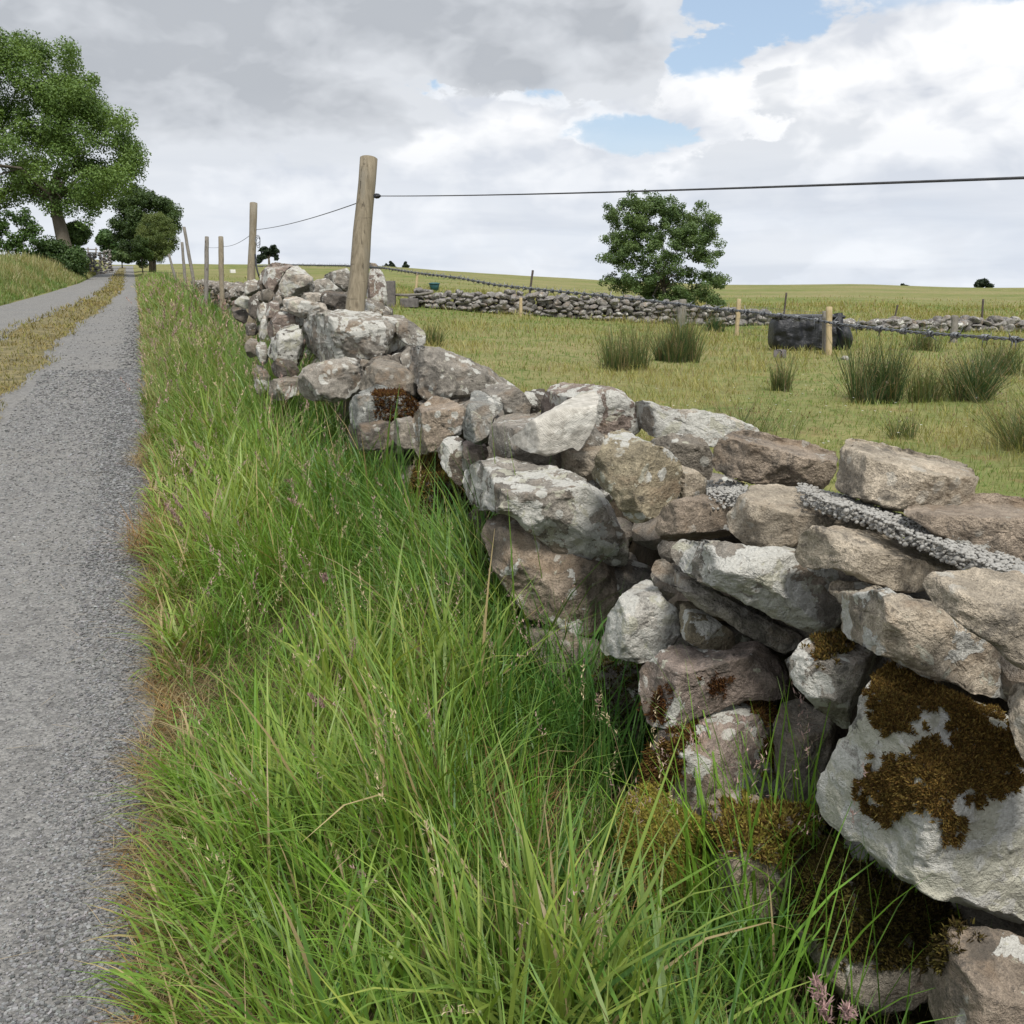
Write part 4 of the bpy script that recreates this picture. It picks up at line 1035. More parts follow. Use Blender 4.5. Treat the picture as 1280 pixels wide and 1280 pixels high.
B = gpos(x, y); B[:, 2] += .004+.02*np.sin(np.clip(uu, 0, 1)*math.pi)-.03*sstep(.96, 1, uu)+s*.35
V = (V+B[:, None]).reshape(-1, 3)
bf = np.array([(0, 1, 3, 2), (4, 6, 7, 5), (0, 4, 5, 1), (2, 3, 7, 6), (0, 2, 6, 4), (1, 5, 7, 3)])
Fq = (np.arange(n)[:, None, None]*8+bf[None]).reshape(-1, 4)
cc = np.repeat(np.interp(off+rng.normal(0, .12, n), [.1, .55], [.165, .215])[:, None]*np.array([1, 1, 1.0])*rng.uniform(.42, 1.5, (n, 1))*(1+rng.normal(0, .018, (n, 3)))*np.array([.99, 1.0, 1.01]), 8, 0)
o = mesh('loose_gravel', V, Fq, M['chips'], None, origin=(0, 0, 0), smooth=False, col=cc); tag(o, 'loose grey stone chips gathered along the tarmac edge', 'gravel', kind='stuff')

# daisies
n = 260; az = rng.uniform(R(28), R(60), n); dd = rng.uniform(5, 16, n); x = dd*np.sin(az); y = dd*np.cos(az); k = (x > wall_x(y)+.6) & (n2(x, y, .6, 2, 77) > .0); x, y = x[k], y[k]; n = len(x)
a = np.arange(8)/8*6.283; Vd = np.stack([np.cos(a), np.sin(a), 0*a], 1)*.012
V = (gpos(x, y)[:, None]+np.array([0, 0, .09])+Vd[None]).reshape(-1, 3)
Fd = [tuple(i*8+j for j in range(8)) for i in range(n)]
o = mesh('daisies', V, Fd, M['petal'], None, origin=(0, 0, 0), col=np.full((len(V), 3), .8)); tag(o, 'tiny white daisies scattered in the field turf behind the wall', 'daisies', kind='stuff')

# ------------------------------------------------------------------ rush clumps
def rush(px, py, wpx, hpx, label, n=420, dark=.5, splay=.16, drop=0.0):
    n = int(n*1.7)
    P, t = hit(px, py); w2 = wpx*t/F/2; H = hpx*t/F
    m = 11; ca_ = rng.uniform(0, 6.28, m); cr_ = w2*.75*np.sqrt(rng.random(m)); ch_ = rng.uniform(.5, 1.05, m); ch_[0] = 1.05; q_ = rng.integers(0, m, n)
    a = rng.uniform(0, 6.28, n); r_ = w2*.28*np.sqrt(rng.random(n)); x = P[0]+cr_[q_]*np.cos(ca_[q_])+r_*np.cos(a); y = P[1]+cr_[q_]*np.sin(ca_[q_])+r_*np.sin(a)*.8
    az = np.where(rng.random(n) < .75, math.pi/2-a, rng.uniform(0, 6.28, n))
    L = H*rng.uniform(.5, 1.12, n)*ch_[q_]; col = mixc(np.tile(np.array([.040, .082, .030]), (n, 1)), np.tile(np.array([.15, .175, .06]), (n, 1)), np.clip(rng.normal(.85-dark, .28, n), 0, 1))
    st = rng.random(n) < .2; col[st] = np.array([.26, .20, .11])*rng.uniform(.6, 1.2, (st.sum(), 1))
    V1 = blades(gpos(x, y), L, np.full(n, max(.0032, .0011*t*.45)), az, np.abs(rng.normal(splay, .15, n))+drop*rng.random(n)+.5*(rng.random(n) < .1), np.abs(rng.normal(.22, .2, n)), col, 4, 3.0, 1.3)
    m = n//4; k = rng.choice(n, m, False); Vb = V1[0].reshape(n, 10, 3)[k]; q = (Vb[:, 6]+Vb[:, 8])/2
    V2 = blades(q, np.full(m, .03), np.full(m, .010), rng.uniform(0, 6.28, m), np.full(m, .5), np.full(m, .3), np.tile(np.array([.13, .085, .045]), (m, 1)), 2)
    V, Fq, C = pack([V1, V2])
    return tag(mesh('rush_clump', V, Fq, M['grass'], None, origin=P, col=C), label, 'rushes', 'rush clumps in the field behind the wall')
rush(782, 462, 82, 64, 'thin-topped rush clump beside the denser one below the lone hawthorn', 420, .35)
rush(846, 452, 66, 68, 'dense upright rush clump directly below the lone hawthorn', 520, .5)
rush(980, 489, 34, 50, 'small upright rush tuft in open turf in front of the black trough', 160, .5)
rush(1090, 503, 78, 92, 'tallest dark rush clump standing beside the paired timber posts', 620, .75)
rush(1152, 503, 62, 62, 'pale sparse rush clump between two darker clumps', 220, .25)
rush(1210, 500, 72, 80, 'dark rush clump with stems flopping over, beside a pale sparse one', 480, .8, .2, .5)
rush(1292, 565, 130, 135, 'large flopping brownish rush clump nearest the camera, cut by the frame', 620, .45, .25, .8)
rush(1250, 470, 70, 60, 'brownish rush clump behind the flopping ones near the low field wall', 300, .4, .2, .3)
rush(925, 545, 170, 72, 'wide sparse rush clump close behind the wall top', 190, .15, .35, .3)
rush(1128, 549, 44, 46, 'short splayed rush tuft near the tan capstone', 90, .4, .35)
rush(545, 432, 34, 34, 'small olive rush tuft beside the sloping dark boulder', 110, .35, .25)
rush(893, 415, 32, 26, 'low dark rush tuft at the foot of the far wall', 200, .9)
rush(1160, 440, 60, 40, 'yellowish rush clump behind the barbed wire strand', 160, .3)

# ------------------------------------------------------------------ trees and bushes
def tree(name, label, cat, base, poly, depth, n_cl, cr, leaves, ls, c1, c2, trunk=None, group=None, flat=.75, limbs=8, gap=0.0, t=None, seed=1, droop=0.0, spikes=False):
    """base: world point; poly: crown outline (frame pixels at distance t); clumps of small leaves fill it through its depth"""
    g = np.random.default_rng(seed)
    poly = np.asarray(poly, float); lo, hi = poly.min(0), poly.max(0)
    cs = []
    while len(cs) < n_cl:
        q = g.uniform(lo, hi)
        if not inside(poly, np.array([q[0]]), np.array([q[1]]))[0]: continue
        cen = (lo+hi)/2; rx = abs(q-cen)/((hi-lo)/2); lim = math.sqrt(max(.06, 1-min(1, .9*max(rx)**2)))
        cs.append(pix(q[0], q[1], t) + np.array([0, 1, 0])*g.uniform(-1, 1)*depth*lim)
    if spikes:
        cen = (lo+hi)/2 + np.array([0, .1*(hi-lo)[1]])
        for q in poly[::2]:
            for f in (.82, .92, 1.0, 1.07):
                e = cen + (q-cen)*f + g.normal(0, 1.5, 2); cs.append(pix(e[0], e[1], t) + np.array([0, 1, 0])*g.uniform(-.4, .4)*depth)
    cs = np.array(cs); rad = cr*g.uniform(.6, 1.35, len(cs))
    root = empty(name, base, label, cat, group)
    k = g.choice(len(cs), leaves, p=rad**2/(rad**2).sum())
    d = g.normal(size=(leaves, 3)); d /= np.linalg.norm(d, axis=1)[:, None]
    rr = g.random(leaves)**.42
    P = cs[k] + d*(rad[k]*rr)[:, None]*np.array([1, 1, flat])
    P[:, 2] -= droop*rad[k]*g.random(leaves)
    if gap > 0:
        keep = fbm(P/(cr*1.1)+seed, 2) > -.5+gap; P = P[keep]; k = k[keep]; d = d[keep]
    n = len(P)
    nn = d*.6 + g.normal(0, .6, (n, 3)); nn[:, 2] += .5; nn /= np.linalg.norm(nn, axis=1)[:, None]
    a = np.cross(nn, g.normal(size=(n, 3))); a /= np.linalg.norm(a, axis=1)[:, None]; b = np.cross(nn, a)
    s = ls*g.uniform(.6, 1.3, n)[:, None]
    V = np.stack([P-a*s*.5, P+b*s*.32-nn*s*.06, P+a*s*.6, P-b*s*.32-nn*s*.06], 1).reshape(-1, 3)
    i = np.arange(n)[:, None]*4; Fq = i+np.array([0, 1, 2, 3])
    tt = np.clip(g.normal(.5, .17, n)+(g.random(len(cs))[k]-.5)*.55, 0, 1)
    C = np.repeat(mixc(np.tile(np.array(c1), (n, 1)), np.tile(np.array(c2), (n, 1)), tt), 4, 0)
    mesh('crown', V, Fq, M['leaf'], root, origin=base, smooth=False, col=C)
    if trunk:
        path = np.array(trunk[0], float); rads = np.array(trunk[1], float)
        parts = [tube(path, rads, 10)]
        top = path[-1]
        ids = np.argsort(np.linalg.norm(cs-top, axis=1) + g.uniform(0, cr*3, len(cs)))[:limbs*3:3]
        for j in ids:
            e = cs[j]; m_ = (top*.55+e*.45) + np.array([0, 0, .12*np.linalg.norm(e-top)]) + g.normal(0, .05*np.linalg.norm(e-top), 3)
            m2 = (top*.2+e*.8) + np.array([0, 0, .06*np.linalg.norm(e-top)])
            r0 = rads[-1]*.6
            parts.append(tube(np.array([path[-2]*.4+top*.6, m_, m2, e]), [r0, r0*.6, r0*.35, r0*.12], 6))
            for q in np.argsort(np.linalg.norm(cs-e, axis=1))[1:4]:
                e2 = cs[q]
                if True: parts.append(tube(np.array([m_, (m_+e2)/2+g.normal(0, .2, 3)*cr*.3, e2]), [r0*.4, r0*.25, r0*.08], 5))
        Vt, Ft = join(parts); mesh('trunk', Vt, Ft, M['bark'], root, origin=base)
    return root
def basept(px, py, t): 
    P = pix(px, py, t); P = P.copy(); P[2] = float(ground(P[0], P[1])); return P
tb = basept(84, 340, 72); pA = lambda x, y, t=72: pix(x, y, t)
tree('ash_tree', 'tall spreading leafy tree with a pale leaning trunk on the lane bank', 'tree', tb,
     [(-190,150),(-140,70),(-60,32),(0,48),(35,44),(62,62),(88,60),(104,84),(124,98),(119,128),(140,136),(158,152),(156,172),(180,184),(170,206),(160,215),(164,240),(138,248),(124,262),(112,284),(92,268),(66,262),(48,240),(10,248),(-40,270),(-120,290),(-190,240)],
     4.2, 460, 1.0, 210000, .17, (.062, .122, .028), (.165, .255, .062), ([tb-np.array([0, 0, .3]), pA(84, 322), pA(79, 300), pA(72, 270), pA(66, 240)], [.75, .55, .48, .42, .32]), limbs=14, gap=.0, t=72, seed=3, droop=.3)
tb = basept(190, 332, 95)
tree('dark_tree', 'dark rounded tree leaning over the lane behind the clipped round bush', 'tree', tb,
     [(142,262),(152,245),(165,232),(178,240),(190,240),(205,248),(222,262),(224,278),(218,300),(205,318),(170,322),(155,310),(146,290)], 3.0, 120, .75, 42000, .19, (.03, .058, .02), (.085, .14, .038),
     ([tb-np.array([0, 0, .3]), pix(190, 318, 95), pix(185, 300, 95)], [.35, .3, .2]), gap=.05, t=95, seed=5)
tb = basept(193, 333, 84)
tree('round_bush', 'neat egg-shaped olive bush standing at the lane edge', 'bush', tb,
     [(172,285),(180,270),(195,265),(210,270),(219,285),(219,303),(210,320),(195,328),(182,325),(172,305)], 1.5, 200, .36, 38000, .09, (.085, .135, .04), (.18, .225, .07),
     ([tb-np.array([0, 0, .2]), pix(193, 324, 84), pix(193, 315, 84)], [.14, .12, .08]), t=84, seed=6)
tb = basept(178, 332, 82)
tree('hedge_shrub', 'bright green shrub at the foot of the round bush', 'bush', tb, [(164,300),(176,296),(186,305),(188,325),(176,334),(166,325)], 1.0, 26, .35, 4000, .15, (.05, .09, .025), (.10, .16, .04), ([tb-np.array([0, 0, .1]), pix(177, 326, 82), pix(177, 318, 82)], [.05, .04, .03]), t=82, seed=7)
tb = basept(136, 318, 118)
tree('small_tree', 'small bright green tree far along the lane between the two big trees', 'tree', tb, [(122,300),(128,292),(135,288),(148,296),(148,308),(142,316),(124,314)], 1.3, 30, .55, 4500, .3, (.04, .09, .03), (.09, .16, .045),
     ([tb, pix(136, 312, 118), pix(136, 306, 118)], [.15, .12, .08]), t=118, seed=8)
tb = basept(152, 325, 126)
tree('far_hedge', 'low green hedge closing the view at the far end of the lane', 'hedge', tb, [(136,316),(148,309),(160,312),(166,322),(160,327),(140,325)], 1.5, 26, .55, 4000, .3, (.05, .09, .03), (.10, .15, .045), ([tb-np.array([0, 0, .1]), pix(152, 321, 126), pix(152, 317, 126)], [.08, .06, .04]), t=126, seed=9)
for i, (pts, px, py, t_, lab, cc) in enumerate([
    ([(-60,290),(-30,255),(5,250),(30,262),(48,280),(58,305),(50,325),(0,330),(-60,330)], 20, 330, 66, 'broad green shrub on the bank under the tall spreading tree', ((.035, .075, .018), (.09, .16, .035))),
    ([(52,308),(65,298),(80,312),(82,335),(60,336)], 66, 336, 67, 'dark ivy-like bramble hugging the pale trunk on its shrub side', ((.025, .055, .015), (.07, .12, .03))),
    ([(84,320),(96,312),(103,325),(102,340),(86,342)], 94, 342, 66, 'low green bramble at the foot of the pale trunk nearest the lane', ((.03, .065, .018), (.08, .135, .035))),
    ([(84,285),(98,280),(106,292),(96,304),(86,300)], 92, 340, 74, 'thin leafy sapling just behind the pale trunk, lane side', ((.04, .08, .02), (.09, .15, .04)))]):
    tb = basept(px, py, t_)
    tree('sapling' if 'sapling' in lab else 'shrub', lab, 'bush' if i < 3 else 'tree', tb, pts, 1.2, 60, .5, 11000, .17, *cc, t=t_, seed=20+i,
         trunk=([tb-np.array([0, 0, .1]), tb*.5+pix(px, 312, t_)*.5, pix(px, 312 if i < 3 else 296, t_)], [.06, .05, .03]))
tb = basept(832, 392, 37)
tree('hawthorn_tree', 'lone bushy hawthorn standing behind the far wall in the field', 'tree', tb,
     [(766,262),(778,256),(785,250),(800,252),(812,245),(816,256),(830,252),(838,262),(848,256),(862,272),(876,260),(878,272),(890,278),(893,292),(880,300),(884,310),(893,318),(876,330),(878,345),(905,345),(900,356),(884,362),(888,375),(862,384),(820,382),(790,368),(764,352),(770,340),(762,322),(768,312),(765,300),(776,288)],
     1.35, 360, .24, 85000, .07, (.06, .11, .036), (.15, .22, .072), ([tb-np.array([0, 0, .2]), pix(831, 378, 37), pix(829, 350, 37)], [.10, .08, .06]), limbs=16, gap=.07, t=37, spikes=True, seed=10)
for i, (pts, px, t_, lab, ls) in enumerate([
    ([(318,326),(324,314),(336,306),(346,312),(356,326)], 337, 190, 'dark pine on the skyline beside the post with the wire loop', .5),
    ([(478,333),(484,330),(488,327),(493,331),(494,335),(480,336)], 487, 205, 'larger of two tiny dark trees on the skyline above the gate pillar', .35),
    ([(504,335),(507,328),(511,335)], 508, 206, 'narrower of two tiny dark trees on the skyline near the gate pillar', .3),
    ([(1217,358),(1222,351),(1230,350),(1238,358)], 1227, 215, 'low dark bush alone on the flat skyline, larger of two', .4),
    ([(1126,359),(1130,355),(1136,359)], 1130, 215, 'tiny dark bush on the flat skyline, smaller of two', .3)]):
    tb = basept(px, 340, t_); tb[2] = pix(px, max(p[1] for p in pts), t_)[2]
    tree('pine_tree' if i < 3 else 'skyline_bush', lab, 'tree' if i < 3 else 'bush', tb, pts, 1.2, 24, .55 if i in (0, 3) else .3, 2200, ls, (.012, .025, .012), (.03, .05, .022), t=t_, seed=40+i,
         trunk=([tb-np.array([0, 0, 1.]), tb, tb+np.array([0, 0, .4])], [.2, .2, .15]))
# ------------------------------------------------------------------ far walls, posts, wires, trough
def far_wall(name, label, line, cols, seed):
    """line: rows of (px, py top, distance); courses of individual angular stones"""
    g = np.random.default_rng(seed); line = np.array(line, float)
    c0 = pix(*line[0, :2], line[0, 2]); c0 = np.array([c0[0], c0[1], float(ground(c0[0], c0[1]))])
    root = empty(name, c0, label, 'stone wall', 'dry stone walls crossing the field'); root['kind'] = 'thing'
    items = []
    px = line[0, 0]
    while px < line[-1, 0]:
        top = np.interp(px, line[:, 0], line[:, 1]); t = np.interp(px, line[:, 0], line[:, 2])
        P = pix(px, top, t); gz_ = float(ground(P[0], P[1])); h = P[2]-gz_
        z = 0.0
        while z < h-.04:
            sh = g.uniform(.10, .22); sw = g.uniform(.14, .42)
            for dpt in (0, .3):
                items.append((P + np.array([g.normal(0, .07), dpt+g.normal(0, .03), -(h-z)+sh/2]), (sw, .32, sh*1.12), px, dpt))
            z += sh*.92
        px += g.uniform(5, 9)
    front = [i for i in items if i[3] == 0]
    big = set(id(i) for i in sorted(front, key=lambda i: -i[1][0]*i[1][2])[:100])
    rest = []
    for it in items:
        V, Fc = rock(it[0], it[1], 1, 9, .05, rz=g.normal(0, .2)+.2, g=g)
        if id(it) in big:
            o = mesh('stone', V, Fc, M['farstone'], root, smooth=False); q = g.uniform(.65, 1.35); o.color = (.215*q, .205*q, .195*q, g.uniform(.0, .42))
        else: rest.append((V, Fc))
    V, Fc = join(rest); o = mesh('smaller_stones', V, Fc, M['farstone'], root, smooth=False); o['kind'] = 'stuff'; o.color = (.19, .18, .17, .2)
    return root
M['farstone'] = stone_material('far_wall_stone', .55)
far_wall('field_wall', 'grey dry stone wall crossing the field beneath the lone hawthorn', [(518,369,33),(524,365,33),(600,368,32.5),(640,368,32),(700,372,32),(760,372,32),(820,378,32),(870,384,32),(930,387,32),(965,389,32)], None, 3)
far_wall('field_wall', 'low grey stone wall running behind the rushes past the black trough', [(1046,405,29),(1100,401,29),(1160,401,29),(1220,401,29),(1290,402,29),(1330,402,29)], None, 4)
far_wall('lane_wall', 'short pale stone wall on the bank at the bend of the lane', [(104,318,78),(112,316,80),(128,314,88),(140,312,96)], None, 5)

POSTG = 'timber fence posts along the stone wall'
def post(label, top, bot, t, dpx, mat='post', group=POSTG, extend=.6, name='fence_post', square=False, cat='fence post', t_top=None):
    a = pix(*top, t_top or t); b = pix(*bot, t); ax = b-a
    g0 = float(ground(b[0], b[1])); end = b + ax/abs(ax[2])*max(.05, b[2]-g0+.15)
    r_ = dpx*t/F/2
    path = [a + (end-a)*f for f in np.linspace(0, 1, 14)]
    rads = np.array([r_*(1+.06*math.sin(f*9+dpx)+rng.normal(0, .012)) for f in np.linspace(0, 1, 14)])
    path = np.array(path); path[1:-1] += rng.normal(0, r_*.05, (12, 3))
    first = path[0] + (path[0]-path[1])/np.linalg.norm(path[0]-path[1])*r_*.06
    if square:
        V, Fc = tube(np.vstack([path[0], path[-1]]), r_*1.2, 4)
    else:
        V, Fc = tube(np.vstack([first, path]), np.r_[rads[0]*.9, rads], 18)
    foot = np.array([end[0], end[1], g0])
    o = mesh(name, V, Fc, M[mat], None, origin=foot, smooth=True)
    # crisp sawn top
    for p in o.data.polygons:
        if len(p.vertices) > 4: p.use_smooth = False
    tag(o, label, cat, group)
    return o
pa = post('thick round weathered post leaning out of the near wall, tallest of all', (461, 198), (444, 392), 7.7, 23)
pb = post('upright round post second along the wall, with a wire loop on its side', (317, 254), (314, 348), 14, 9.6)
pc_ = post('straight round post, thicker of the close pair third along the wall', (276, 296), (277, 345), 21, 6.2)
pd = post('crooked thin grey post, slimmer of the close pair along the wall', (258.5, 296), (258, 348), 25, 5.2, 'post_grey')
post('thin pale leaning stake, taller of two beside the round bush', (230, 284), (239, 334), 35, 4, 'post_grey')
post('short dark stake standing close beside the leaning pale stake', (227.5, 303), (230, 334), 40, 3.6, 'post_grey')
post('stubby leaning stake nearest the round bush', (211, 318), (216, 336), 45, 3, 'post_grey')
NG = 'posts of the netting fence in the field'
post('pale tan post, thicker of the touching pair by the black trough', (1036.5, 384), (1036, 444), 20, 7.5, 'post_tan', NG)
post('grey post, thinner of the touching pair by the black trough', (1031, 389), (1030.5, 444), 20.3, 6, 'post_grey', NG)
post('pale slim post between the lone hawthorn and the black trough', (924, 374), (921, 416), 27, 5.5, 'post_tan', NG)
post('pale slim post in front of the far wall near the gate pillar end', (651, 372.5), (651, 405), 31, 4.2, 'post_tan', NG)
post('stout grey post top below the lone hawthorn behind the rushes', (853, 375), (852, 396), 30, 11, 'post_grey', NG)
post('grey post rising out of the rushes before the low field wall', (1194, 395), (1192, 425), 24, 8.5, 'post_grey', NG)
SG = 'thin stakes beyond the far wall'
for lab, a, b, t, d_, m_ in (('tallest thin dark stake, slightly leaning, behind the far wall', (666, 338), (661, 376), 40, 2.8, 'dark_metal'), ('thin dark stake behind the far wall above the black trough', (983, 366), (980, 394), 36, 2.4, 'dark_metal'),
        ('short tilted thin stake behind the low field wall', (1122, 381.5), (1117, 404), 36, 2.2, 'dark_metal'), ('upright thin stake behind the low field wall', (1229, 374), (1227, 404), 36, 2.6, 'dark_metal'), ('pale thin stake behind the gate pillar near the teal tub', (522, 340), (519, 372), 45, 3.2, 'post_tan')):
    post(lab, a, b, t, d_, m_, SG, name='fence_stake', cat='stake')

# fittings on the two nearest posts
P = pix(473, 245, 7.62); V, Fc = tube(np.array([pix(467, 245, 7.62), pix(470, 245, 7.62), P, pix(475, 245, 7.6)]), [.012, .02, .018, .009], 10)
mesh('insulator', V, Fc, M['black_plastic'], pa)
lp = []
for k in range(3):
    aa = np.linspace(0, 6.283, 20); cx, cy = 322+k*.4, 299+k*2.2
    lp.append(tube(np.array([pix(cx+(3.2-k*.4)*math.cos(q), cy+(5+k*.6)*math.sin(q), 13.9+.02*k) for q in aa]), .004, 5))
V, Fc = join(lp); mesh('wire_loop', V, Fc, M['galv'], pb)
V, Fc = tube(np.array([pix(319, 318, 13.9), pix(320, 330, 13.85), pix(322, 340, 13.8), pix(325, 348, 13.8)]), .012, 6); mesh('black_hose', V, Fc, M['black_plastic'], pb)

# plain wire along the post tops
def catenary(a, b, sag, n=24):
    f = np.linspace(0, 1, n)[:, None]; p = a*(1-f)+b*f; p[:, 2] -= (4*sag*f*(1-f))[:, 0]; return p
wire = [catenary(pix(1430, 216.5, 1.98), pix(474, 245, 7.62), .012), catenary(pix(446, 254, 7.7), pix(321, 287, 13.9), .03), catenary(pix(321, 287, 13.9), pix(280, 308, 21), .06), catenary(pix(280, 308, 21), pix(260, 309, 25), .02)]
root = empty('fence_wire', (1.8, 1.5, float(ground(1.8, 1.5))), 'single smooth dark wire stretched along the tall posts above the wall', 'wire')
for p in wire:
    V, Fc = tube(p, .0036, 6); mesh('strand', V, Fc, M['rope'], root)

# barbed wire
bp = np.array([(1420,440),(1280,425),(1192,419),(1146,416),(1099,411),(1052,406),(1005,398),(927,389),(880,385),(855,381),(792,374),(730,367.5),(680,362.5),(621,356.5),(574,347.5),(527,342),(480,335),(430,332),(360,331),(322,333)], float)
tX = [float(t_of_X(a, b, 1.82)) if a > 470 else float(np.interp(a, [322, 480], [13.9, float(t_of_X(480, 335, 1.82))])) for a, b in bp]
B = np.array([pix(a, b, q) for (a, b), q in zip(bp, tX)])
sl = np.r_[0, np.cumsum(np.linalg.norm(np.diff(B, axis=0), axis=1))]
def at(s): return np.array([np.interp(s, sl, B[:, k]) for k in range(3)])
root = empty('barbed_wire', (1.82, 2, float(ground(1.82, 2))), 'twisted galvanised barbed wire strand running just behind the near wall', 'barbed wire')
ss = np.arange(0, sl[-1], .007); cen = np.stack([np.interp(ss, sl, B[:, k]) for k in range(3)], 1)
# smooth the polyline corners
for _ in range(40): cen[1:-1] = .25*cen[:-2]+.5*cen[1:-1]+.25*cen[2:]
T = np.gradient(cen, axis=0); T /= np.linalg.norm(T, axis=1)[:, None]
n1v = np.cross(T, np.array([0, 0, 1.])); n1v /= np.linalg.norm(n1v, axis=1)[:, None]; n2v = np.cross(n1v, T)
fat = np.interp(ss, [0, 3, 10], [1.3, 1.5, 1.5])
for ph in (0, math.pi):
    a = ss/.045*2*math.pi + ph
    p = cen + (np.cos(a)[:, None]*n1v + np.sin(a)[:, None]*n2v)*(.0019*fat)[:, None]
    V, Fc = tube(p, .00165*fat, 5, False); mesh('strand', V, Fc, M['galv'], root)
bs = np.arange(.12, sl[-1]-.05, .088); rest = []
for i, s in enumerate(bs):
    j = min(int(s/.007), len(cen)-1); c, t_, a1, a2 = cen[j], T[j], n1v[j], n2v[j]; f_ = fat[j]
    parts = []
    for k in range(2):
        o_ = (k-.5)*.009; aa = np.linspace(0, 4*math.pi, 15) + rng.uniform(0, 6); r_ = .0048*f_
        h = c[None] + t_[None]*(o_ + np.linspace(-.004, .004, 15))[:, None] + r_*(np.cos(aa)[:, None]*a1 + np.sin(aa)[:, None]*a2)
        e0 = h[0] + (np.cos(aa[0]+1.2)*a1+np.sin(aa[0]+1.2)*a2)*.017*f_**.5 + t_*rng.normal(0, .004); e1 = h[-1] + (np.cos(aa[-1]-1.2)*a1+np.sin(aa[-1]-1.2)*a2)*.017*f_**.5 + t_*rng.normal(0, .004)
        parts.append(tube(np.vstack([e0, h, e1]), np.r_[.0004, np.full(15, .0013*f_), .0004], 5))
    V, Fc = join(parts)
    if i < 95: mesh('barb', V, Fc, M['galv'], root)
    else: rest.append((V, Fc))
if rest:
    V, Fc = join(rest); o = mesh('distant_barbs', V, Fc, M['galv'], root); o['kind'] = 'stuff'

# wire netting by the trough
parts = []
a0, a1 = basept(921, 416, 27), basept(1031, 444, 20.2)
for h in (.12, .28, .45, .62, .80):
    parts.append(tube(catenary(a0+np.array([0, 0, h]), a1+np.array([0, 0, h]), .01, 8), .0025, 4))
for f in np.linspace(.02, .98, 46):
    b = a0*(1-f)+a1*f; parts.append(tube(np.array([b, b+np.array([0, 0, .8])]), .0018, 4))
V, Fc = join(parts); o = mesh('wire_netting', V, Fc, M['galv'], None, origin=a0); tag(o, 'square wire netting in front of the black trough', 'netting')

# black covered trough
tb = basept(1005, 436, 21.4)
root = empty('black_trough', tb, 'long low crumpled black plastic trough behind the netting fence', 'trough')
dirx = np.array([rt[0], rt[1], 0]); ang = math.atan2(dirx[1], dirx[0])
V, Fc = ico(4); q = (np.abs(V)**5).sum(1)**(1/5); V = V/q[:, None]*np.array([.72, .38, .37])
fold = .022*np.sin(V[:, 0]*26+4*fbm(V*2.5, 2)) + .05*fbm(V*3.1+9, 3)
V[:, 1] += np.sign(V[:, 1])*fold; V[:, 2] += .03*fbm(V*4+3, 3)
V = np.stack([V[:, 0]*math.cos(ang)-V[:, 1]*math.sin(ang), V[:, 0]*math.sin(ang)+V[:, 1]*math.cos(ang), V[:, 2]+.35], 1)+tb
mesh('body', V, Fc, M['black_plastic'], root)
parts = [box(tb+np.array([0, 0, .70]), (1.46, .66, .07), ang, .03)]; V, Fc = join(parts); mesh('rim', V, Fc, M['black_plastic'], root, smooth=False)
sb = basept(1054, 437, 21.0)
V, Fc = rock(sb+np.array([0, 0, .22]), (.26, .3, .5), 2, 6, .1); o = mesh('black_sack', V, Fc, M['black_plastic'], None, origin=sb); tag(o, 'small slumped black sack against the end of the black trough', 'sack')
V, Fc = tube(np.array([pix(1049, 415, 21), pix(1048, 392, 21)]), [.10, .09], 10); o = mesh('black_post', V, Fc, M['black_plastic'], None, origin=sb+np.array([0.0, 0, 0])); tag(o, 'thick dark wrapped post at the sack end of the black trough', 'post')
sp = basept(975, 441, 19.5); V, Fc = box(sp+np.array([0, 0, .07]), (.2, .18, .18), .4, .02); o = mesh('stone_stump', V, Fc, M['concrete'], None, origin=sp); tag(o, 'small square grey stump in the turf before the black trough', 'stump')
sp = basept(1056, 452, 18.5); V, Fc = rock(sp+np.array([0, 0, .04]), (.2, .15, .12), 2); o = mesh('field_stone', V, Fc, M['stone'], None, origin=sp); o.color = (.35, .33, .30, .4); tag(o, 'single pale stone lying in turf at the foot of the tall rushes', 'stone')
sp = basept(672, 403, 31)

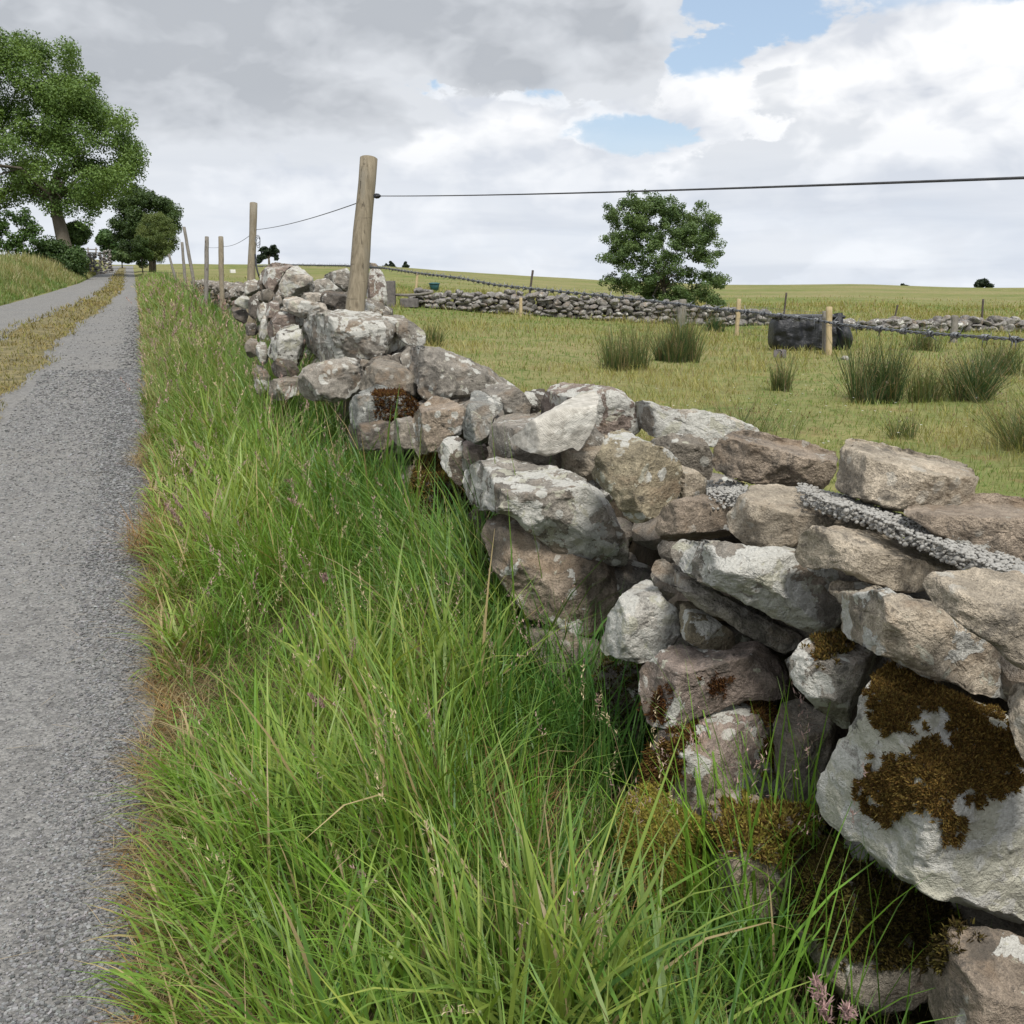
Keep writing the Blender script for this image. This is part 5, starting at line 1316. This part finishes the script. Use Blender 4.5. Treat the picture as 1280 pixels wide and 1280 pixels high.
# gate pillar, block and rail
t_ = 32.5; gb = basept(488, 393, t_); h_ = pix(488, 351, t_)[2]-gb[2]
V, Fc = box(gb+np.array([0, 0, h_/2]), (.34, .34, h_), -.35, .015); o = mesh('gate_pillar', V, Fc, M['concrete'], None, origin=gb, smooth=False); tag(o, 'square dark grey gate pillar standing near the end of the far wall', 'pillar')
gb = basept(512, 392, t_); h_ = pix(512, 373, t_)[2]-gb[2]
V, Fc = box(gb+np.array([0, 0, h_/2]), (.56, .4, h_), -.35, .02); o = mesh('concrete_block', V, Fc, M['concrete'], None, origin=gb, smooth=False); tag(o, 'squat grey block between gate pillar and far wall', 'block')
V, Fc = tube(np.array([pix(494, 368.5, 32.4), pix(510, 369, 32.4), pix(525, 368, 32.4), pix(541, 365.5, 32.4)]), [.04, .045, .04, .035], 8); o = mesh('gate_rail', V, Fc, M['post_grey'], None); tag(o, 'round grey rail spanning from gate pillar to far wall', 'rail')
# teal tub and white block far off
tb = basept(544, 358, 52); tb = np.array([*pix(543, 361, 52)]); g0 = float(ground(tb[0], tb[1])); tb[2] = g0
hh = pix(543, 353, 52)[2]-g0
root = empty('water_tub', tb, 'small teal water tub standing in the rough field beyond the far wall', 'tub')
V, Fc = tube(np.array([tb, tb+np.array([0, 0, hh*.55]), tb+np.array([0, 0, hh*.85])]), [.2, .25, .27], 12); mesh('body', V, Fc, M['teal'], root)
V, Fc = tube(np.array([tb+np.array([0, 0, hh*.80]), tb+np.array([0, 0, hh*.92]), tb+np.array([0, 0, hh])]), [.30, .30, .13], 12); mesh('lid', V, Fc, M['teal'], root)
tb, t_ = hit(291, 341); print('white', t_); V, Fc = box(tb+np.array([0, 0, 1.6*t_/F]), (6*t_/F, 5*t_/F, 4.4*t_/F), .2, .3*t_/F); o = mesh('white_block', V, Fc, M['whitewash'], None, smooth=False); tag(o, 'small white block in the distance between two fence posts', 'block')
# rail fence at the far left
root = empty('rail_fence', basept(108, 318, 92), 'grey rail fence on the skyline between trunk and small tree', 'fence')
for yy in (311.5, 315.5):
    V, Fc = tube(np.array([pix(90, yy, 92), pix(104, yy-.2, 92), pix(122, yy+.5, 92)]), .05, 6); mesh('rail', V, Fc, M['post_grey'], root)
for xx in (92, 101, 110, 120):
    V, Fc = tube(np.array([pix(xx, 309.5, 92), pix(xx, 321, 92)]), .07, 6); mesh('rail_post', V, Fc, M['post_grey'], root)
